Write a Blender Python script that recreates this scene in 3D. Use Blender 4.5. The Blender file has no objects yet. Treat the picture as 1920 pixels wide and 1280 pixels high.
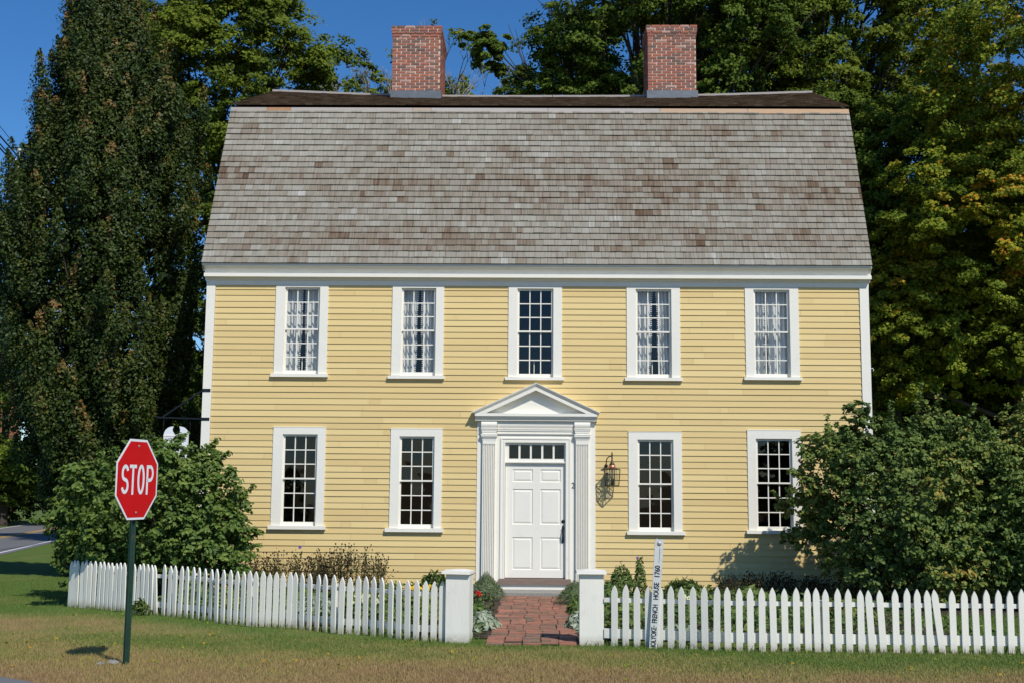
import bpy, math, random
import numpy as np
from mathutils import Vector, Matrix
random.seed(7); RNG = np.random.default_rng(11)
C = bpy.context.scene.collection
scene = bpy.context.scene
R = math.radians

# ------------------------------------------------------------------ camera
cam_d = bpy.data.cameras.new('camera'); cam = bpy.data.objects.new('camera', cam_d); C.objects.link(cam)
cam_d.sensor_width = 36; cam_d.lens = 41.25; cam_d.clip_start = .1; cam_d.clip_end = 2000
cam.matrix_world = (Matrix.Translation((0, -22.07, 1.85)) @ Matrix.Rotation(.0191327, 4, 'Z')
                    @ Matrix.Rotation(math.pi/2 + .12373, 4, 'X') @ Matrix.Rotation(.0078771, 4, 'Z'))
scene.camera = cam
# ------------------------------------------------------------------ sky, sun, exposure
SUNV = Vector((.5, -.75, 1.0)).normalized()
w = bpy.data.worlds.new('World'); scene.world = w; w.use_nodes = True
nt = w.node_tree; nt.nodes.clear()
sky = nt.nodes.new('ShaderNodeTexSky'); sky.sky_type = 'NISHITA'; sky.sun_disc = False
sky.sun_elevation = math.asin(SUNV.z); sky.sun_rotation = math.atan2(SUNV.x, SUNV.y)
sky.air_density = 1.0; sky.dust_density = .15; sky.ozone_density = 4.0; sky.altitude = 200
hs = nt.nodes.new('ShaderNodeHueSaturation'); hs.inputs['Saturation'].default_value = 1.25
bg = nt.nodes.new('ShaderNodeBackground'); bg.inputs['Strength'].default_value = .114
wo = nt.nodes.new('ShaderNodeOutputWorld')
tnt = nt.nodes.new('ShaderNodeMix'); tnt.data_type = 'RGBA'; tnt.blend_type = 'MULTIPLY'; tnt.inputs[0].default_value = 1; tnt.inputs[7].default_value = (.86, .95, 1.06, 1)
nt.links.new(sky.outputs[0], hs.inputs['Color']); nt.links.new(hs.outputs[0], tnt.inputs[6]); nt.links.new(tnt.outputs[2], bg.inputs[0]); nt.links.new(bg.outputs[0], wo.inputs[0])
sd = bpy.data.lights.new('sun', 'SUN'); sd.energy = 4.3; sd.angle = R(.53); sd.color = (1, .95, .86)
sun = bpy.data.objects.new('sun', sd); C.objects.link(sun); sun.rotation_euler = SUNV.to_track_quat('Z', 'Y').to_euler()
sun.location = (10, -15, 30)
scene.view_settings.view_transform = 'Standard'; scene.view_settings.look = 'None'
scene.view_settings.gamma = 1; scene.view_settings.exposure = 0
scene.cycles.max_bounces = 6; scene.cycles.transparent_max_bounces = 12

# ------------------------------------------------------------------ helpers
def ss(a, b, x):
    t = min(1, max(0, (x-a)/(b-a))); return t*t*(3-2*t)
def ground_z(y):
    return .13*min(1, max(0, (-7.95-y)/2.7)) - .09*ss(-8, -.5, y) - .4*ss(3, 14, y)

def wloc(o):
    v = Vector((0, 0, 0))
    while o is not None: v += o.location; o = o.parent
    return v
def tag(o, label=None, cat=None, group=None, kind=None):
    if label: o['label'] = label
    if cat: o['category'] = cat
    if group: o['group'] = group
    if kind: o['kind'] = kind
    return o
def thing(name, label, cat, loc, group=None):
    o = bpy.data.objects.new(name, None); C.objects.link(o); o.location = loc
    o.empty_display_size = .2
    return tag(o, label, cat, group)

class MB:
    def __init__(s): s.v = []; s.f = []; s.t = []; s.sm = []
    def face(s, pts, tint=.5, smooth=False):
        n = len(s.v); s.v += [tuple(p) for p in pts]; s.f.append(tuple(range(n, n+len(pts)))); s.t.append(tint); s.sm.append(smooth)
    def add(s, verts, faces, tint=.5, smooth=False):
        n = len(s.v); s.v += [tuple(p) for p in verts]
        for f in faces: s.f.append(tuple(n+i for i in f)); s.t.append(tint); s.sm.append(smooth)
    def hexa(s, c, tint=.5):   # 8 corners: bottom 0-3 ccw, top 4-7
        s.add(c, [(3, 2, 1, 0), (4, 5, 6, 7), (0, 1, 5, 4), (1, 2, 6, 5), (2, 3, 7, 6), (3, 0, 4, 7)], tint)
    def box(s, x0, x1, y0, y1, z0, z1, tint=.5):
        s.hexa([(x0, y0, z0), (x1, y0, z0), (x1, y1, z0), (x0, y1, z0), (x0, y0, z1), (x1, y0, z1), (x1, y1, z1), (x0, y1, z1)], tint)
    def prism(s, poly, axis, a, b, tint=.5, M=None):
        # poly: 2-D outline, extruded along axis from a to b. axis 'x': (y,z); 'y': (x,z); 'z': (x,y)
        def p3(p, t):
            q = {'x': (t, p[0], p[1]), 'y': (p[0], t, p[1]), 'z': (p[0], p[1], t)}[axis]
            return tuple(M @ Vector(q)) if M is not None else q
        n = len(poly)
        s.add([p3(p, a) for p in poly]+[p3(p, b) for p in poly],
              [tuple(range(n))[::-1], tuple(range(n, 2*n))]+[(i, (i+1) % n, n+(i+1) % n, n+i) for i in range(n)], tint)
    def tube(s, pts, rad, seg=6, tint=.5, smooth=True, cap=True):
        pts = [Vector(p) for p in pts]; n = len(pts)
        if not hasattr(rad, '__len__'): rad = [rad]*n
        base = len(s.v); up = None
        for i, p in enumerate(pts):
            d = (pts[min(i+1, n-1)]-pts[max(i-1, 0)]).normalized()
            if up is None: up = d.orthogonal().normalized()
            up = (up-d*up.dot(d)).normalized(); sd_ = d.cross(up)
            for k in range(seg):
                a = 2*math.pi*k/seg; s.v.append(tuple(p+(up*math.cos(a)+sd_*math.sin(a))*rad[i]))
        for i in range(n-1):
            for k in range(seg):
                k2 = (k+1) % seg
                s.f.append((base+i*seg+k, base+i*seg+k2, base+(i+1)*seg+k2, base+(i+1)*seg+k)); s.t.append(tint); s.sm.append(smooth)
        if cap:
            s.f.append(tuple(base+k for k in range(seg))[::-1]); s.t.append(tint); s.sm.append(False)
            s.f.append(tuple(base+(n-1)*seg+k for k in range(seg))); s.t.append(tint); s.sm.append(False)
    def lathe(s, prof, c, seg=12, tint=.5):
        base = len(s.v)
        for r, z in prof:
            for k in range(seg):
                a = 2*math.pi*k/seg; s.v.append((c[0]+r*math.cos(a), c[1]+r*math.sin(a), c[2]+z))
        for i in range(len(prof)-1):
            for k in range(seg):
                k2 = (k+1) % seg; s.f.append((base+i*seg+k, base+i*seg+k2, base+(i+1)*seg+k2, base+(i+1)*seg+k)); s.t.append(tint); s.sm.append(True)
    def blob(s, c, r, tint=.5, nu=6, nv=4):
        for i in range(1): pass
        prof = [(max(1e-4, math.sin(math.pi*j/nv)), -math.cos(math.pi*j/nv)) for j in range(nv+1)]
        base = len(s.v)
        for a_, z in prof:
            for k in range(nu):
                a = 2*math.pi*k/nu; s.v.append((c[0]+r[0]*a_*math.cos(a), c[1]+r[1]*a_*math.sin(a), c[2]+r[2]*z))
        for i in range(nv):
            for k in range(nu):
                k2 = (k+1) % nu; s.f.append((base+i*nu+k, base+i*nu+k2, base+(i+1)*nu+k2, base+(i+1)*nu+k)); s.t.append(tint); s.sm.append(True)
    def build(s, name, mat, parent=None, label=None, loc=None):
        me = bpy.data.meshes.new(name)
        off = wloc(parent) if parent is not None else Vector(loc or (0, 0, 0))
        me.from_pydata([(x-off.x, y-off.y, z-off.z) for x, y, z in s.v], [], s.f)
        at = me.attributes.new('tint', 'FLOAT', 'FACE'); at.data.foreach_set('value', s.t)
        me.polygons.foreach_set('use_smooth', s.sm)
        me.materials.append(mat); me.update()
        o = bpy.data.objects.new(name, me); C.objects.link(o)
        if parent is not None: o.parent = parent
        else: o.location = off
        if label: o['label'] = label
        return o

def np_mesh(name, verts, nper, faces_local, count, tint, mat, parent=None, loc=None):
    """verts (count*nper,3); each item has the same local faces (all same side count)"""
    fl = np.array(faces_local); k = fl.shape[1]
    idx = (np.arange(count)[:, None, None]*nper + fl[None]).reshape(-1, k)
    off = np.array(wloc(parent)) if parent is not None else np.array(loc or (0, 0, 0))
    me = bpy.data.meshes.new(name)
    me.vertices.add(len(verts)); me.vertices.foreach_set('co', (verts-off).astype(np.float32).ravel())
    me.loops.add(idx.size); me.loops.foreach_set('vertex_index', idx.astype(np.int32).ravel())
    me.polygons.add(len(idx)); me.polygons.foreach_set('loop_start', np.arange(0, idx.size, k, dtype=np.int32))
    at = me.attributes.new('tint', 'FLOAT', 'FACE'); at.data.foreach_set('value', np.repeat(tint, len(fl)).astype(np.float32))
    me.materials.append(mat); me.update(calc_edges=True)
    o = bpy.data.objects.new(name, me); C.objects.link(o)
    if parent is not None: o.parent = parent
    else: o.location = off
    return o

def unit(a): return a/np.maximum(np.linalg.norm(a, axis=-1, keepdims=True), 1e-9)
def leaf_mesh(name, P, N, size, tint, mat, parent, ar=.62, fold=.12, ovate=False, T=None):
    n = len(P); N = unit(N)
    if T is None: T = RNG.normal(size=(n, 3))
    T = unit(T - N*np.sum(T*N, 1, keepdims=True)); B = np.cross(N, T); s = np.asarray(size).reshape(-1, 1)
    if ovate:
        w_ = s*ar/2
        V = np.stack([P-T*s*.5, P-T*s*.18+B*w_+N*fold*s, P+T*s*.16+B*w_*.75+N*fold*s*.8, P+T*s*.5-N*s*.08,
                      P+T*s*.16-B*w_*.75+N*fold*s*.8, P-T*s*.18-B*w_+N*fold*s], 1)
        return np_mesh(name, V.reshape(-1, 3), 6, [(0, 3, 2, 1), (0, 5, 4, 3)], n, tint, mat, parent)
    V = np.stack([P-T*s*.5, P-T*s*.05+B*s*ar*.5+N*fold*s, P+T*s*.5, P-T*s*.05-B*s*ar*.5+N*fold*s], 1)
    return np_mesh(name, V.reshape(-1, 3), 4, [(0, 2, 1), (0, 3, 2)], n, tint, mat, parent)

# ------------------------------------------------------------------ materials
def new_mat(name):
    m = bpy.data.materials.new(name); m.use_nodes = True; n = m.node_tree; n.nodes.clear(); return m, n
def mat_basic(name, col, rough=.6, noise=.08, scale=6., bump=0., bscale=40., metal=0., spec=.3, dirt=None, stretch=(1, 1, 1)):
    m, n = new_mat(name); L = n.links.new
    tc = n.nodes.new('ShaderNodeTexCoord'); mp = n.nodes.new('ShaderNodeMapping'); mp.inputs['Scale'].default_value = stretch
    L(tc.outputs['Object'], mp.inputs[0])
    nz = n.nodes.new('ShaderNodeTexNoise'); nz.inputs['Scale'].default_value = scale; nz.inputs['Detail'].default_value = 6; L(mp.outputs[0], nz.inputs[0])
    mx = n.nodes.new('ShaderNodeMix'); mx.data_type = 'RGBA'
    a = [max(0, c*(1-noise*2)) for c in col[:3]]; b = [c*(1+noise) for c in col[:3]]
    mx.inputs[6].default_value = (*a, 1); mx.inputs[7].default_value = (*b, 1); L(nz.outputs['Fac'], mx.inputs[0])
    out = mx.outputs[2]
    if dirt:   # (colour, amount, scale)
        n2 = n.nodes.new('ShaderNodeTexNoise'); n2.inputs['Scale'].default_value = dirt[2]; n2.inputs['Detail'].default_value = 8; n2.inputs['Roughness'].default_value = .7; L(tc.outputs['Object'], n2.inputs[0])
        cr = n.nodes.new('ShaderNodeValToRGB'); cr.color_ramp.elements[0].position = .55; cr.color_ramp.elements[1].position = .75
        cr.color_ramp.elements[1].color = (dirt[1],)*3+(1,); L(n2.outputs['Fac'], cr.inputs[0])
        m2 = n.nodes.new('ShaderNodeMix'); m2.data_type = 'RGBA'; L(cr.outputs[0], m2.inputs[0]); L(out, m2.inputs[6]); m2.inputs[7].default_value = (*dirt[0], 1); out = m2.outputs[2]
    p = n.nodes.new('ShaderNodeBsdfPrincipled'); L(out, p.inputs['Base Color']); p.inputs['Roughness'].default_value = rough
    p.inputs['Metallic'].default_value = metal; p.inputs['Specular IOR Level'].default_value = spec
    if bump:
        bn = n.nodes.new('ShaderNodeTexNoise'); bn.inputs['Scale'].default_value = bscale; bn.inputs['Detail'].default_value = 5; L(mp.outputs[0], bn.inputs[0])
        bp = n.nodes.new('ShaderNodeBump'); bp.inputs['Strength'].default_value = bump; bp.inputs['Distance'].default_value = .01; L(bn.outputs['Fac'], bp.inputs['Height']); L(bp.outputs[0], p.inputs['Normal'])
    o = n.nodes.new('ShaderNodeOutputMaterial'); L(p.outputs[0], o.inputs[0]); return m
def mat_tint(name, stops, rough=.7, spec=.2, transl=0., noise=.15, nscale=8., stretch=(1, 1, 1), bump=0., bscale=60, sheen=0, streak=None):
    """colour ramp over the per-face 'tint' attribute (+ noise)"""
    m, n = new_mat(name); L = n.links.new
    at = n.nodes.new('ShaderNodeAttribute'); at.attribute_name = 'tint'
    tc = n.nodes.new('ShaderNodeTexCoord'); mp = n.nodes.new('ShaderNodeMapping'); mp.inputs['Scale'].default_value = stretch; L(tc.outputs['Object'], mp.inputs[0])
    nz = n.nodes.new('ShaderNodeTexNoise'); nz.inputs['Scale'].default_value = nscale; nz.inputs['Detail'].default_value = 5; L(mp.outputs[0], nz.inputs[0])
    ma = n.nodes.new('ShaderNodeMath'); ma.operation = 'MULTIPLY_ADD'; ma.inputs[1].default_value = noise*2; ma.inputs[2].default_value = -noise; L(nz.outputs['Fac'], ma.inputs[0])
    ad = n.nodes.new('ShaderNodeMath'); ad.operation = 'ADD'; L(at.outputs['Fac'], ad.inputs[0]); L(ma.outputs[0], ad.inputs[1])
    cr = n.nodes.new('ShaderNodeValToRGB'); L(ad.outputs[0], cr.inputs[0])
    e = cr.color_ramp.elements
    while len(e) < len(stops): e.new(.5)
    for i, (p_, c_) in enumerate(stops): e[i].position = p_; e[i].color = (*c_, 1)
    p = n.nodes.new('ShaderNodeBsdfPrincipled'); L(cr.outputs[0], p.inputs['Base Color']); p.inputs['Roughness'].default_value = rough; p.inputs['Specular IOR Level'].default_value = spec
    if bump:
        bn = n.nodes.new('ShaderNodeTexNoise'); bn.inputs['Scale'].default_value = bscale; bn.inputs['Detail'].default_value = 4; L(mp.outputs[0], bn.inputs[0])
        bp = n.nodes.new('ShaderNodeBump'); bp.inputs['Strength'].default_value = bump; bp.inputs['Distance'].default_value = .01; L(bn.outputs['Fac'], bp.inputs['Height']); L(bp.outputs[0], p.inputs['Normal'])
    o = n.nodes.new('ShaderNodeOutputMaterial')
    if transl:
        t = n.nodes.new('ShaderNodeBsdfTranslucent'); L(cr.outputs[0], t.inputs[0]); mx = n.nodes.new('ShaderNodeMixShader'); mx.inputs[0].default_value = transl
        L(p.outputs[0], mx.inputs[1]); L(t.outputs[0], mx.inputs[2]); L(mx.outputs[0], o.inputs[0])
    else: L(p.outputs[0], o.inputs[0])
    return m
def mat_glass(name):
    m, n = new_mat(name); L = n.links.new
    tr = n.nodes.new('ShaderNodeBsdfTransparent'); tr.inputs[0].default_value = (.93, .95, .95, 1)
    gl = n.nodes.new('ShaderNodeBsdfGlossy'); gl.inputs['Roughness'].default_value = .02
    fr = n.nodes.new('ShaderNodeLayerWeight'); fr.inputs[0].default_value = .5
    pw = n.nodes.new('ShaderNodeMath'); pw.operation = 'POWER'; pw.inputs[1].default_value = 5; L(fr.outputs['Facing'], pw.inputs[0])
    mu = n.nodes.new('ShaderNodeMath'); mu.operation = 'MULTIPLY_ADD'; mu.inputs[1].default_value = .92; mu.inputs[2].default_value = .05; L(pw.outputs[0], mu.inputs[0])
    tc = n.nodes.new('ShaderNodeTexCoord'); nz = n.nodes.new('ShaderNodeTexNoise'); nz.inputs['Scale'].default_value = 3.5; nz.inputs['Detail'].default_value = 1; L(tc.outputs['Object'], nz.inputs[0])
    bp = n.nodes.new('ShaderNodeBump'); bp.inputs['Strength'].default_value = .25; bp.inputs['Distance'].default_value = .01; L(nz.outputs['Fac'], bp.inputs['Height']); L(bp.outputs[0], gl.inputs['Normal'])
    mx = n.nodes.new('ShaderNodeMixShader'); L(mu.outputs[0], mx.inputs[0]); L(tr.outputs[0], mx.inputs[1]); L(gl.outputs[0], mx.inputs[2])
    o = n.nodes.new('ShaderNodeOutputMaterial'); L(mx.outputs[0], o.inputs[0]); return m
def green_at(x, y):
    """how green (1) or dry (0) the turf is: green along the fence and behind, dry towards the street (numpy arrays)"""
    fxx = np.array([-30, -7.3, -5.4, -3.9, -2.5, -1.1, .8, 3, 9.]); fyy = np.array([-1., -3.2, -4.8, -6.1, -6.9, -7.6, -7.9, -8.4, -8.4])
    d = np.clip(np.interp(x, fxx, fyy)-y, 0, 9)
    n = (np.sin(x*1.3+1.7*np.sin(y*.9+1))+np.sin(y*2.1+x*.6+2)+np.sin(x*.45-y*1.2)+.9*np.sin(x*3.1+y*2.7+np.sin(x*2))+.7*np.sin(x*5.3-y*4.1))*.075
    w = np.interp(x, [-9, -6, -2, 1, 4, 8], [1.6, .8, .75, .55, 1.5, 1.9])
    g = .52+.40*np.exp(-(d/w)**2)+.10*np.exp(-(d/(2.5*w))**2)
    return g-.42*np.clip((-y-9.6)/1.7, 0, 1)**1.3+n
def mat_ground():
    m, n = new_mat('lawn'); L = n.links.new
    tc = n.nodes.new('ShaderNodeTexCoord'); at = n.nodes.new('ShaderNodeAttribute'); at.attribute_name = 'green'
    def noise(s, d=6):
        z = n.nodes.new('ShaderNodeTexNoise'); z.inputs['Scale'].default_value = s; z.inputs['Detail'].default_value = d; z.inputs['Roughness'].default_value = .65; L(tc.outputs['Object'], z.inputs[0]); return z.outputs['Fac']
    n2 = noise(9, 8); a = n.nodes.new('ShaderNodeMath'); a.operation = 'MULTIPLY_ADD'; a.inputs[1].default_value = .5; a.inputs[2].default_value = -.25; L(n2, a.inputs[0])
    c = n.nodes.new('ShaderNodeMath'); c.operation = 'ADD'; L(a.outputs[0], c.inputs[0]); L(at.outputs['Fac'], c.inputs[1])
    cr = n.nodes.new('ShaderNodeValToRGB'); L(c.outputs[0], cr.inputs[0]); e = cr.color_ramp.elements
    for _ in range(2): e.new(.5)
    for i, (p_, c_) in enumerate([(.0, (.25, .16, .085)), (.35, (.26, .19, .08)), (.6, (.19, .185, .058)), (.95, (.10, .15, .032))]): e[i].position = p_; e[i].color = (*c_, 1)
    p = n.nodes.new('ShaderNodeBsdfPrincipled'); p.inputs['Roughness'].default_value = .95; p.inputs['Specular IOR Level'].default_value = .1
    n3 = noise(80, 3); mr = n.nodes.new('ShaderNodeMapRange'); mr.inputs[1].default_value = .3; mr.inputs[2].default_value = .7; mr.inputs[3].default_value = .6; mr.inputs[4].default_value = 1.25; L(n3, mr.inputs[0])
    v = n.nodes.new('ShaderNodeMix'); v.data_type = 'RGBA'; v.blend_type = 'MULTIPLY'; v.inputs[0].default_value = 1; L(cr.outputs[0], v.inputs[6]); L(mr.outputs[0], v.inputs[7]); L(v.outputs[2], p.inputs['Base Color'])
    bp = n.nodes.new('ShaderNodeBump'); bp.inputs['Strength'].default_value = .9; bp.inputs['Distance'].default_value = .03; L(n2, bp.inputs['Height']); L(bp.outputs[0], p.inputs['Normal'])
    o = n.nodes.new('ShaderNodeOutputMaterial'); L(p.outputs[0], o.inputs[0]); return m

M = {}
M['white'] = mat_basic('white_paint', (.84, .81, .71), .45, .02, 3, dirt=((.45, .44, .38), .18, 9), bump=.08, bscale=25)
M['fence'] = mat_basic('fence_paint', (.80, .775, .69), .55, .04, 5, dirt=((.42, .40, .34), .4, 6), bump=.2, bscale=30, stretch=(1, 1, .2))
M['yellow'] = mat_tint('yellow_clapboard', [(0, (.64, .475, .21)), (.5, (.705, .535, .24)), (1, (.745, .58, .27))], .6, .25, noise=.22, nscale=3, stretch=(.5, 1, 4), bump=.12, bscale=40)
M['shingle'] = mat_tint('weathered_shingle', [(0, (.085, .046, .028)), (.24, (.165, .122, .086)), (.5, (.242, .218, .175)), (.8, (.305, .292, .247)), (1, (.42, .41, .385))], .85, .15, noise=.36, nscale=2.0, stretch=(15, .9, .9), bump=.5, bscale=6)
M['darkshingle'] = mat_tint('dark_brown_shingle', [(0, (.05, .03, .018)), (.5, (.10, .068, .042)), (1, (.18, .13, .085))], .9, .1, noise=.2, nscale=6, stretch=(6, 1, 1))  # plain dark brown, for upper slope, roof deck and far roof
M['trimwood'] = mat_tint('bare_board', [(0, (.30, .14, .07)), (.35, (.50, .34, .21)), (.6, (.36, .32, .28)), (1, (.44, .42, .40))], .8, .15, noise=.1, nscale=4, stretch=(2, 1, 8))
M['brick'] = mat_tint('old_brick', [(0, (.17, .11, .09)), (.25, (.27, .14, .11)), (.55, (.36, .135, .095)), (.85, (.43, .16, .10)), (1, (.50, .32, .26))], .9, .1, noise=.22, nscale=14, bump=.5, bscale=50)
M['pathbrick'] = mat_tint('path_brick', [(0, (.13, .11, .075)), (.3, (.22, .145, .105)), (.6, (.31, .145, .10)), (1, (.43, .19, .13))], .9, .1, noise=.25, nscale=9, bump=.5, bscale=40)
M['mortar'] = mat_basic('lime_mortar', (.66, .56, .44), .95, .15, 20, bump=.4, bscale=60)
M['lead'] = mat_basic('lead_flashing', (.16, .18, .20), .5, .15, 6, metal=.3, spec=.5, bump=.4, bscale=10)
M['black'] = mat_basic('black_iron', (.016, .020, .027), .5, .1, 20, metal=.3)
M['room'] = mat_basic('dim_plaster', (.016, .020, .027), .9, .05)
M['curtain'] = mat_tint('lace_cotton', [(0, (.5, .5, .5)), (1, (.9, .89, .86))], .9, .1, .25, noise=.05)
M['glass'] = mat_glass('old_window_glass')
M['candle'] = mat_basic('candle_wax', (.80, .76, .62), .5, .02)
M['granite'] = mat_basic('granite', (.30, .29, .26), .85, .2, 30, dirt=((.12, .13, .08), .8, 7), bump=.5, bscale=40)
M['sill'] = mat_basic('worn_sill_wood', (.24, .175, .14), .8, .15, 6, stretch=(1, 6, 6), bump=.3)
M['copper'] = mat_basic('copper', (.62, .26, .16), .42, .15, 12, metal=.7)
M['ironbrown'] = mat_basic('aged_brass', (.075, .06, .035), .5, .25, 20, metal=.4)
M['red'] = mat_basic('red_sign_sheet', (.60, .004, .008), .5, .08, 3, spec=.12, dirt=((.5, .04, .02), .2, 4))
M['signwhite'] = mat_basic('white_sign_sheet', (.78, .80, .82), .4, .02)
M['green'] = mat_basic('green_post', (.02, .06, .042), .45, .2, 8, metal=.1, dirt=((.12, .07, .04), .7, 7))
M['bolt'] = mat_basic('zinc', (.4, .36, .34), .4, .1, metal=.6)
M['stake'] = mat_basic('peeling_white_wood', (.60, .62, .60), .8, .06, 10, dirt=((.22, .22, .21), .6, 14), stretch=(1, 1, .2), bump=.5)
M['ink'] = mat_basic('black_lettering', (.02, .02, .025), .7, .1)
M['soil'] = mat_basic('garden_soil', (.065, .048, .034), .95, .3, 12, bump=.9, bscale=18)
M['asphalt'] = mat_basic('asphalt', (.15, .15, .155), .9, .12, 3, bump=.6, bscale=60)
M['lineyellow'] = mat_basic('yellow_road_paint', (.55, .33, .05), .8, .1, 8)
M['linewhite'] = mat_basic('white_road_paint', (.65, .65, .65), .8, .1, 8)
M['bark'] = mat_basic('bark', (.06, .05, .04), .9, .3, 6, bump=1, bscale=10, stretch=(3, 3, .6))
M['twig'] = mat_basic('pale_twig', (.27, .25, .23), .9, .1)
M['concrete'] = mat_basic('concrete', (.25, .24, .22), .9, .15, 12, bump=.6, bscale=20)
M['redwall'] = mat_basic('far_brick_wall', (.45, .17, .08), .9, .15, 4)
M['ground'] = mat_ground()
def leafmat(name, stops, rough=.65, spec=.1, transl=.3, noise=.08, nscale=.6): return mat_tint(name, stops, rough, spec, transl, noise, nscale)
M['beech'] = leafmat('beech_leaves', [(0, (.014, .024, .008)), (.45, (.038, .066, .010)), (.75, (.085, .10, .016)), (.9, (.19, .11, .035)), (1, (.26, .145, .05))], .5, .22, .12)
M['maple'] = leafmat('maple_leaves', [(0, (.06, .09, .010)), (.5, (.145, .195, .02)), (1, (.25, .29, .035))])
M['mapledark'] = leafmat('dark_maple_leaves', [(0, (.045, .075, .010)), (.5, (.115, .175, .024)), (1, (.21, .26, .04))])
M['maplefall'] = leafmat('turning_maple_leaves', [(0, (.08, .115, .012)), (.45, (.18, .25, .026)), (.75, (.34, .33, .028)), (.92, (.48, .29, .03)), (1, (.55, .24, .03))])
M['lilac'] = leafmat('lilac_leaves', [(0, (.045, .085, .018)), (.5, (.11, .18, .036)), (1, (.21, .27, .055))], .5, .2, .25, .08, 1.5)
M['lilacolive'] = leafmat('olive_lilac_leaves', [(0, (.06, .105, .025)), (.5, (.155, .225, .05)), (.8, (.25, .27, .055)), (1, (.42, .27, .06))], .5, .2, .25, .10, 1.2)
M['herb'] = leafmat('herb_leaves', [(0, (.04, .09, .03)), (.5, (.10, .17, .05)), (1, (.22, .28, .08))])
M['grey_leaf'] = leafmat('silver_leaves', [(0, (.16, .22, .13)), (.5, (.27, .33, .22)), (1, (.42, .46, .36))], .9, .1, .1)
M['santolina'] = leafmat('feathery_leaves', [(0, (.09, .14, .07)), (.5, (.21, .28, .13)), (1, (.34, .40, .22))], .9, .1, .1)
M['dry'] = mat_tint('dry_stems', [(0, (.025, .016, .012)), (.45, (.05, .04, .02)), (.7, (.10, .10, .04)), (1, (.16, .12, .05))], .9, .1)
M['blade'] = mat_tint('grass_blades', [(0, (.36, .245, .12)), (.35, (.39, .305, .12)), (.6, (.26, .265, .08)), (.95, (.13, .21, .042))], .8, .15, .25, noise=.05)
M['yellowf'] = mat_basic('yellow_petals', (.85, .55, .02), .7, .05)
M['redf'] = mat_basic('red_petals', (.50, .012, .012), .7, .1)
M['purplef'] = mat_basic('purple_petals', (.16, .06, .42), .7, .1)
M['creamf'] = mat_basic('cream_petals', (.75, .74, .45), .7, .05)
M['cable'] = mat_basic('black_cable', (.02, .02, .022), .6, .05)
M['insul'] = mat_basic('pale_insulator', (.6, .6, .58), .5, .05)

def base_grime(m, col, z0, z1, amt):      # soil splashed on the lowest centimetres of the wood
    n = m.node_tree; L = n.links.new; p = [q for q in n.nodes if q.type == 'BSDF_PRINCIPLED'][0]; src = p.inputs['Base Color'].links[0].from_socket
    tc = n.nodes.new('ShaderNodeTexCoord'); sp = n.nodes.new('ShaderNodeSeparateXYZ'); L(tc.outputs['Object'], sp.inputs[0])
    nz = n.nodes.new('ShaderNodeTexNoise'); nz.inputs['Scale'].default_value = 22; nz.inputs['Detail'].default_value = 5; gz = n.nodes.new('ShaderNodeNewGeometry'); L(gz.outputs['Position'], nz.inputs[0])
    mr = n.nodes.new('ShaderNodeMapRange'); mr.inputs[1].default_value = z0; mr.inputs[2].default_value = z1; mr.inputs[3].default_value = 1; mr.inputs[4].default_value = 0; L(sp.outputs['Z'], mr.inputs[0])
    mu = n.nodes.new('ShaderNodeMath'); mu.operation = 'MULTIPLY'; L(mr.outputs[0], mu.inputs[0]); L(nz.outputs['Fac'], mu.inputs[1])
    m2 = n.nodes.new('ShaderNodeMath'); m2.operation = 'MULTIPLY'; m2.use_clamp = True; L(mu.outputs[0], m2.inputs[0]); m2.inputs[1].default_value = amt
    mx = n.nodes.new('ShaderNodeMix'); mx.data_type = 'RGBA'; L(m2.outputs[0], mx.inputs[0]); L(src, mx.inputs[6]); mx.inputs[7].default_value = (*col, 1); L(mx.outputs[2], p.inputs['Base Color'])
base_grime(M['fence'], (.30, .25, .17), .0, .13, 1.3)
# ================================================================== SETTING
def sheet(name, xs, ys, dz, mat, mask=None, jit=0):
    mb = MB(); idx = {}
    for j, y in enumerate(ys):
        for i, x in enumerate(xs):
            idx[i, j] = len(mb.v); mb.v.append((x, y, ground_z(y)+dz+(random.uniform(-jit, jit) if jit else 0)))
    for j in range(len(ys)-1):
        for i in range(len(xs)-1):
            mb.f.append((idx[i, j], idx[i+1, j], idx[i+1, j+1], idx[i, j+1])); mb.t.append(.5); mb.sm.append(True)
    o = mb.build(name, mat); tag(o, kind='structure'); return o
def lin(a, b, n): return [a+(b-a)*i/(n-1) for i in range(n)]
ys = [-400, -100, -40, -20, -14]+lin(-12.6, -2, 107)+lin(-1.75, 16, 72)+[20, 30, 60, 120, 300, 900]
g = sheet('ground', [-900, -300, -100, -50, -30]+lin(-18, -9, 31)+lin(-8.85, 9, 120)+[12, 16, 25, 50, 100, 300, 900], ys, 0, M['ground'])
co = np.empty(len(g.data.vertices)*3, dtype=np.float32); g.data.vertices.foreach_get('co', co); co = co.reshape(-1, 3)
ga = g.data.attributes.new('green', 'FLOAT', 'POINT'); ga.data.foreach_set('value', green_at(co[:, 0], co[:, 1]).astype(np.float32))
# street in front of the lawn
mb = MB()
edge = [(-400, -10.9), (-30, -11.0), (-6.5, -11.12), (-5.4, -11.22), (-4.75, -11.36), (-4.3, -11.66), (-3.4, -11.95), (0, -12.2), (30, -12.3), (400, -12.3)]
for a, b in zip(edge[:-1], edge[1:]):
    mb.face([(a[0], -19, .136), (b[0], -19, .136), (b[0], b[1], .136), (a[0], a[1], .136)])
tag(mb.build('street', M['asphalt']), kind='structure')
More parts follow.
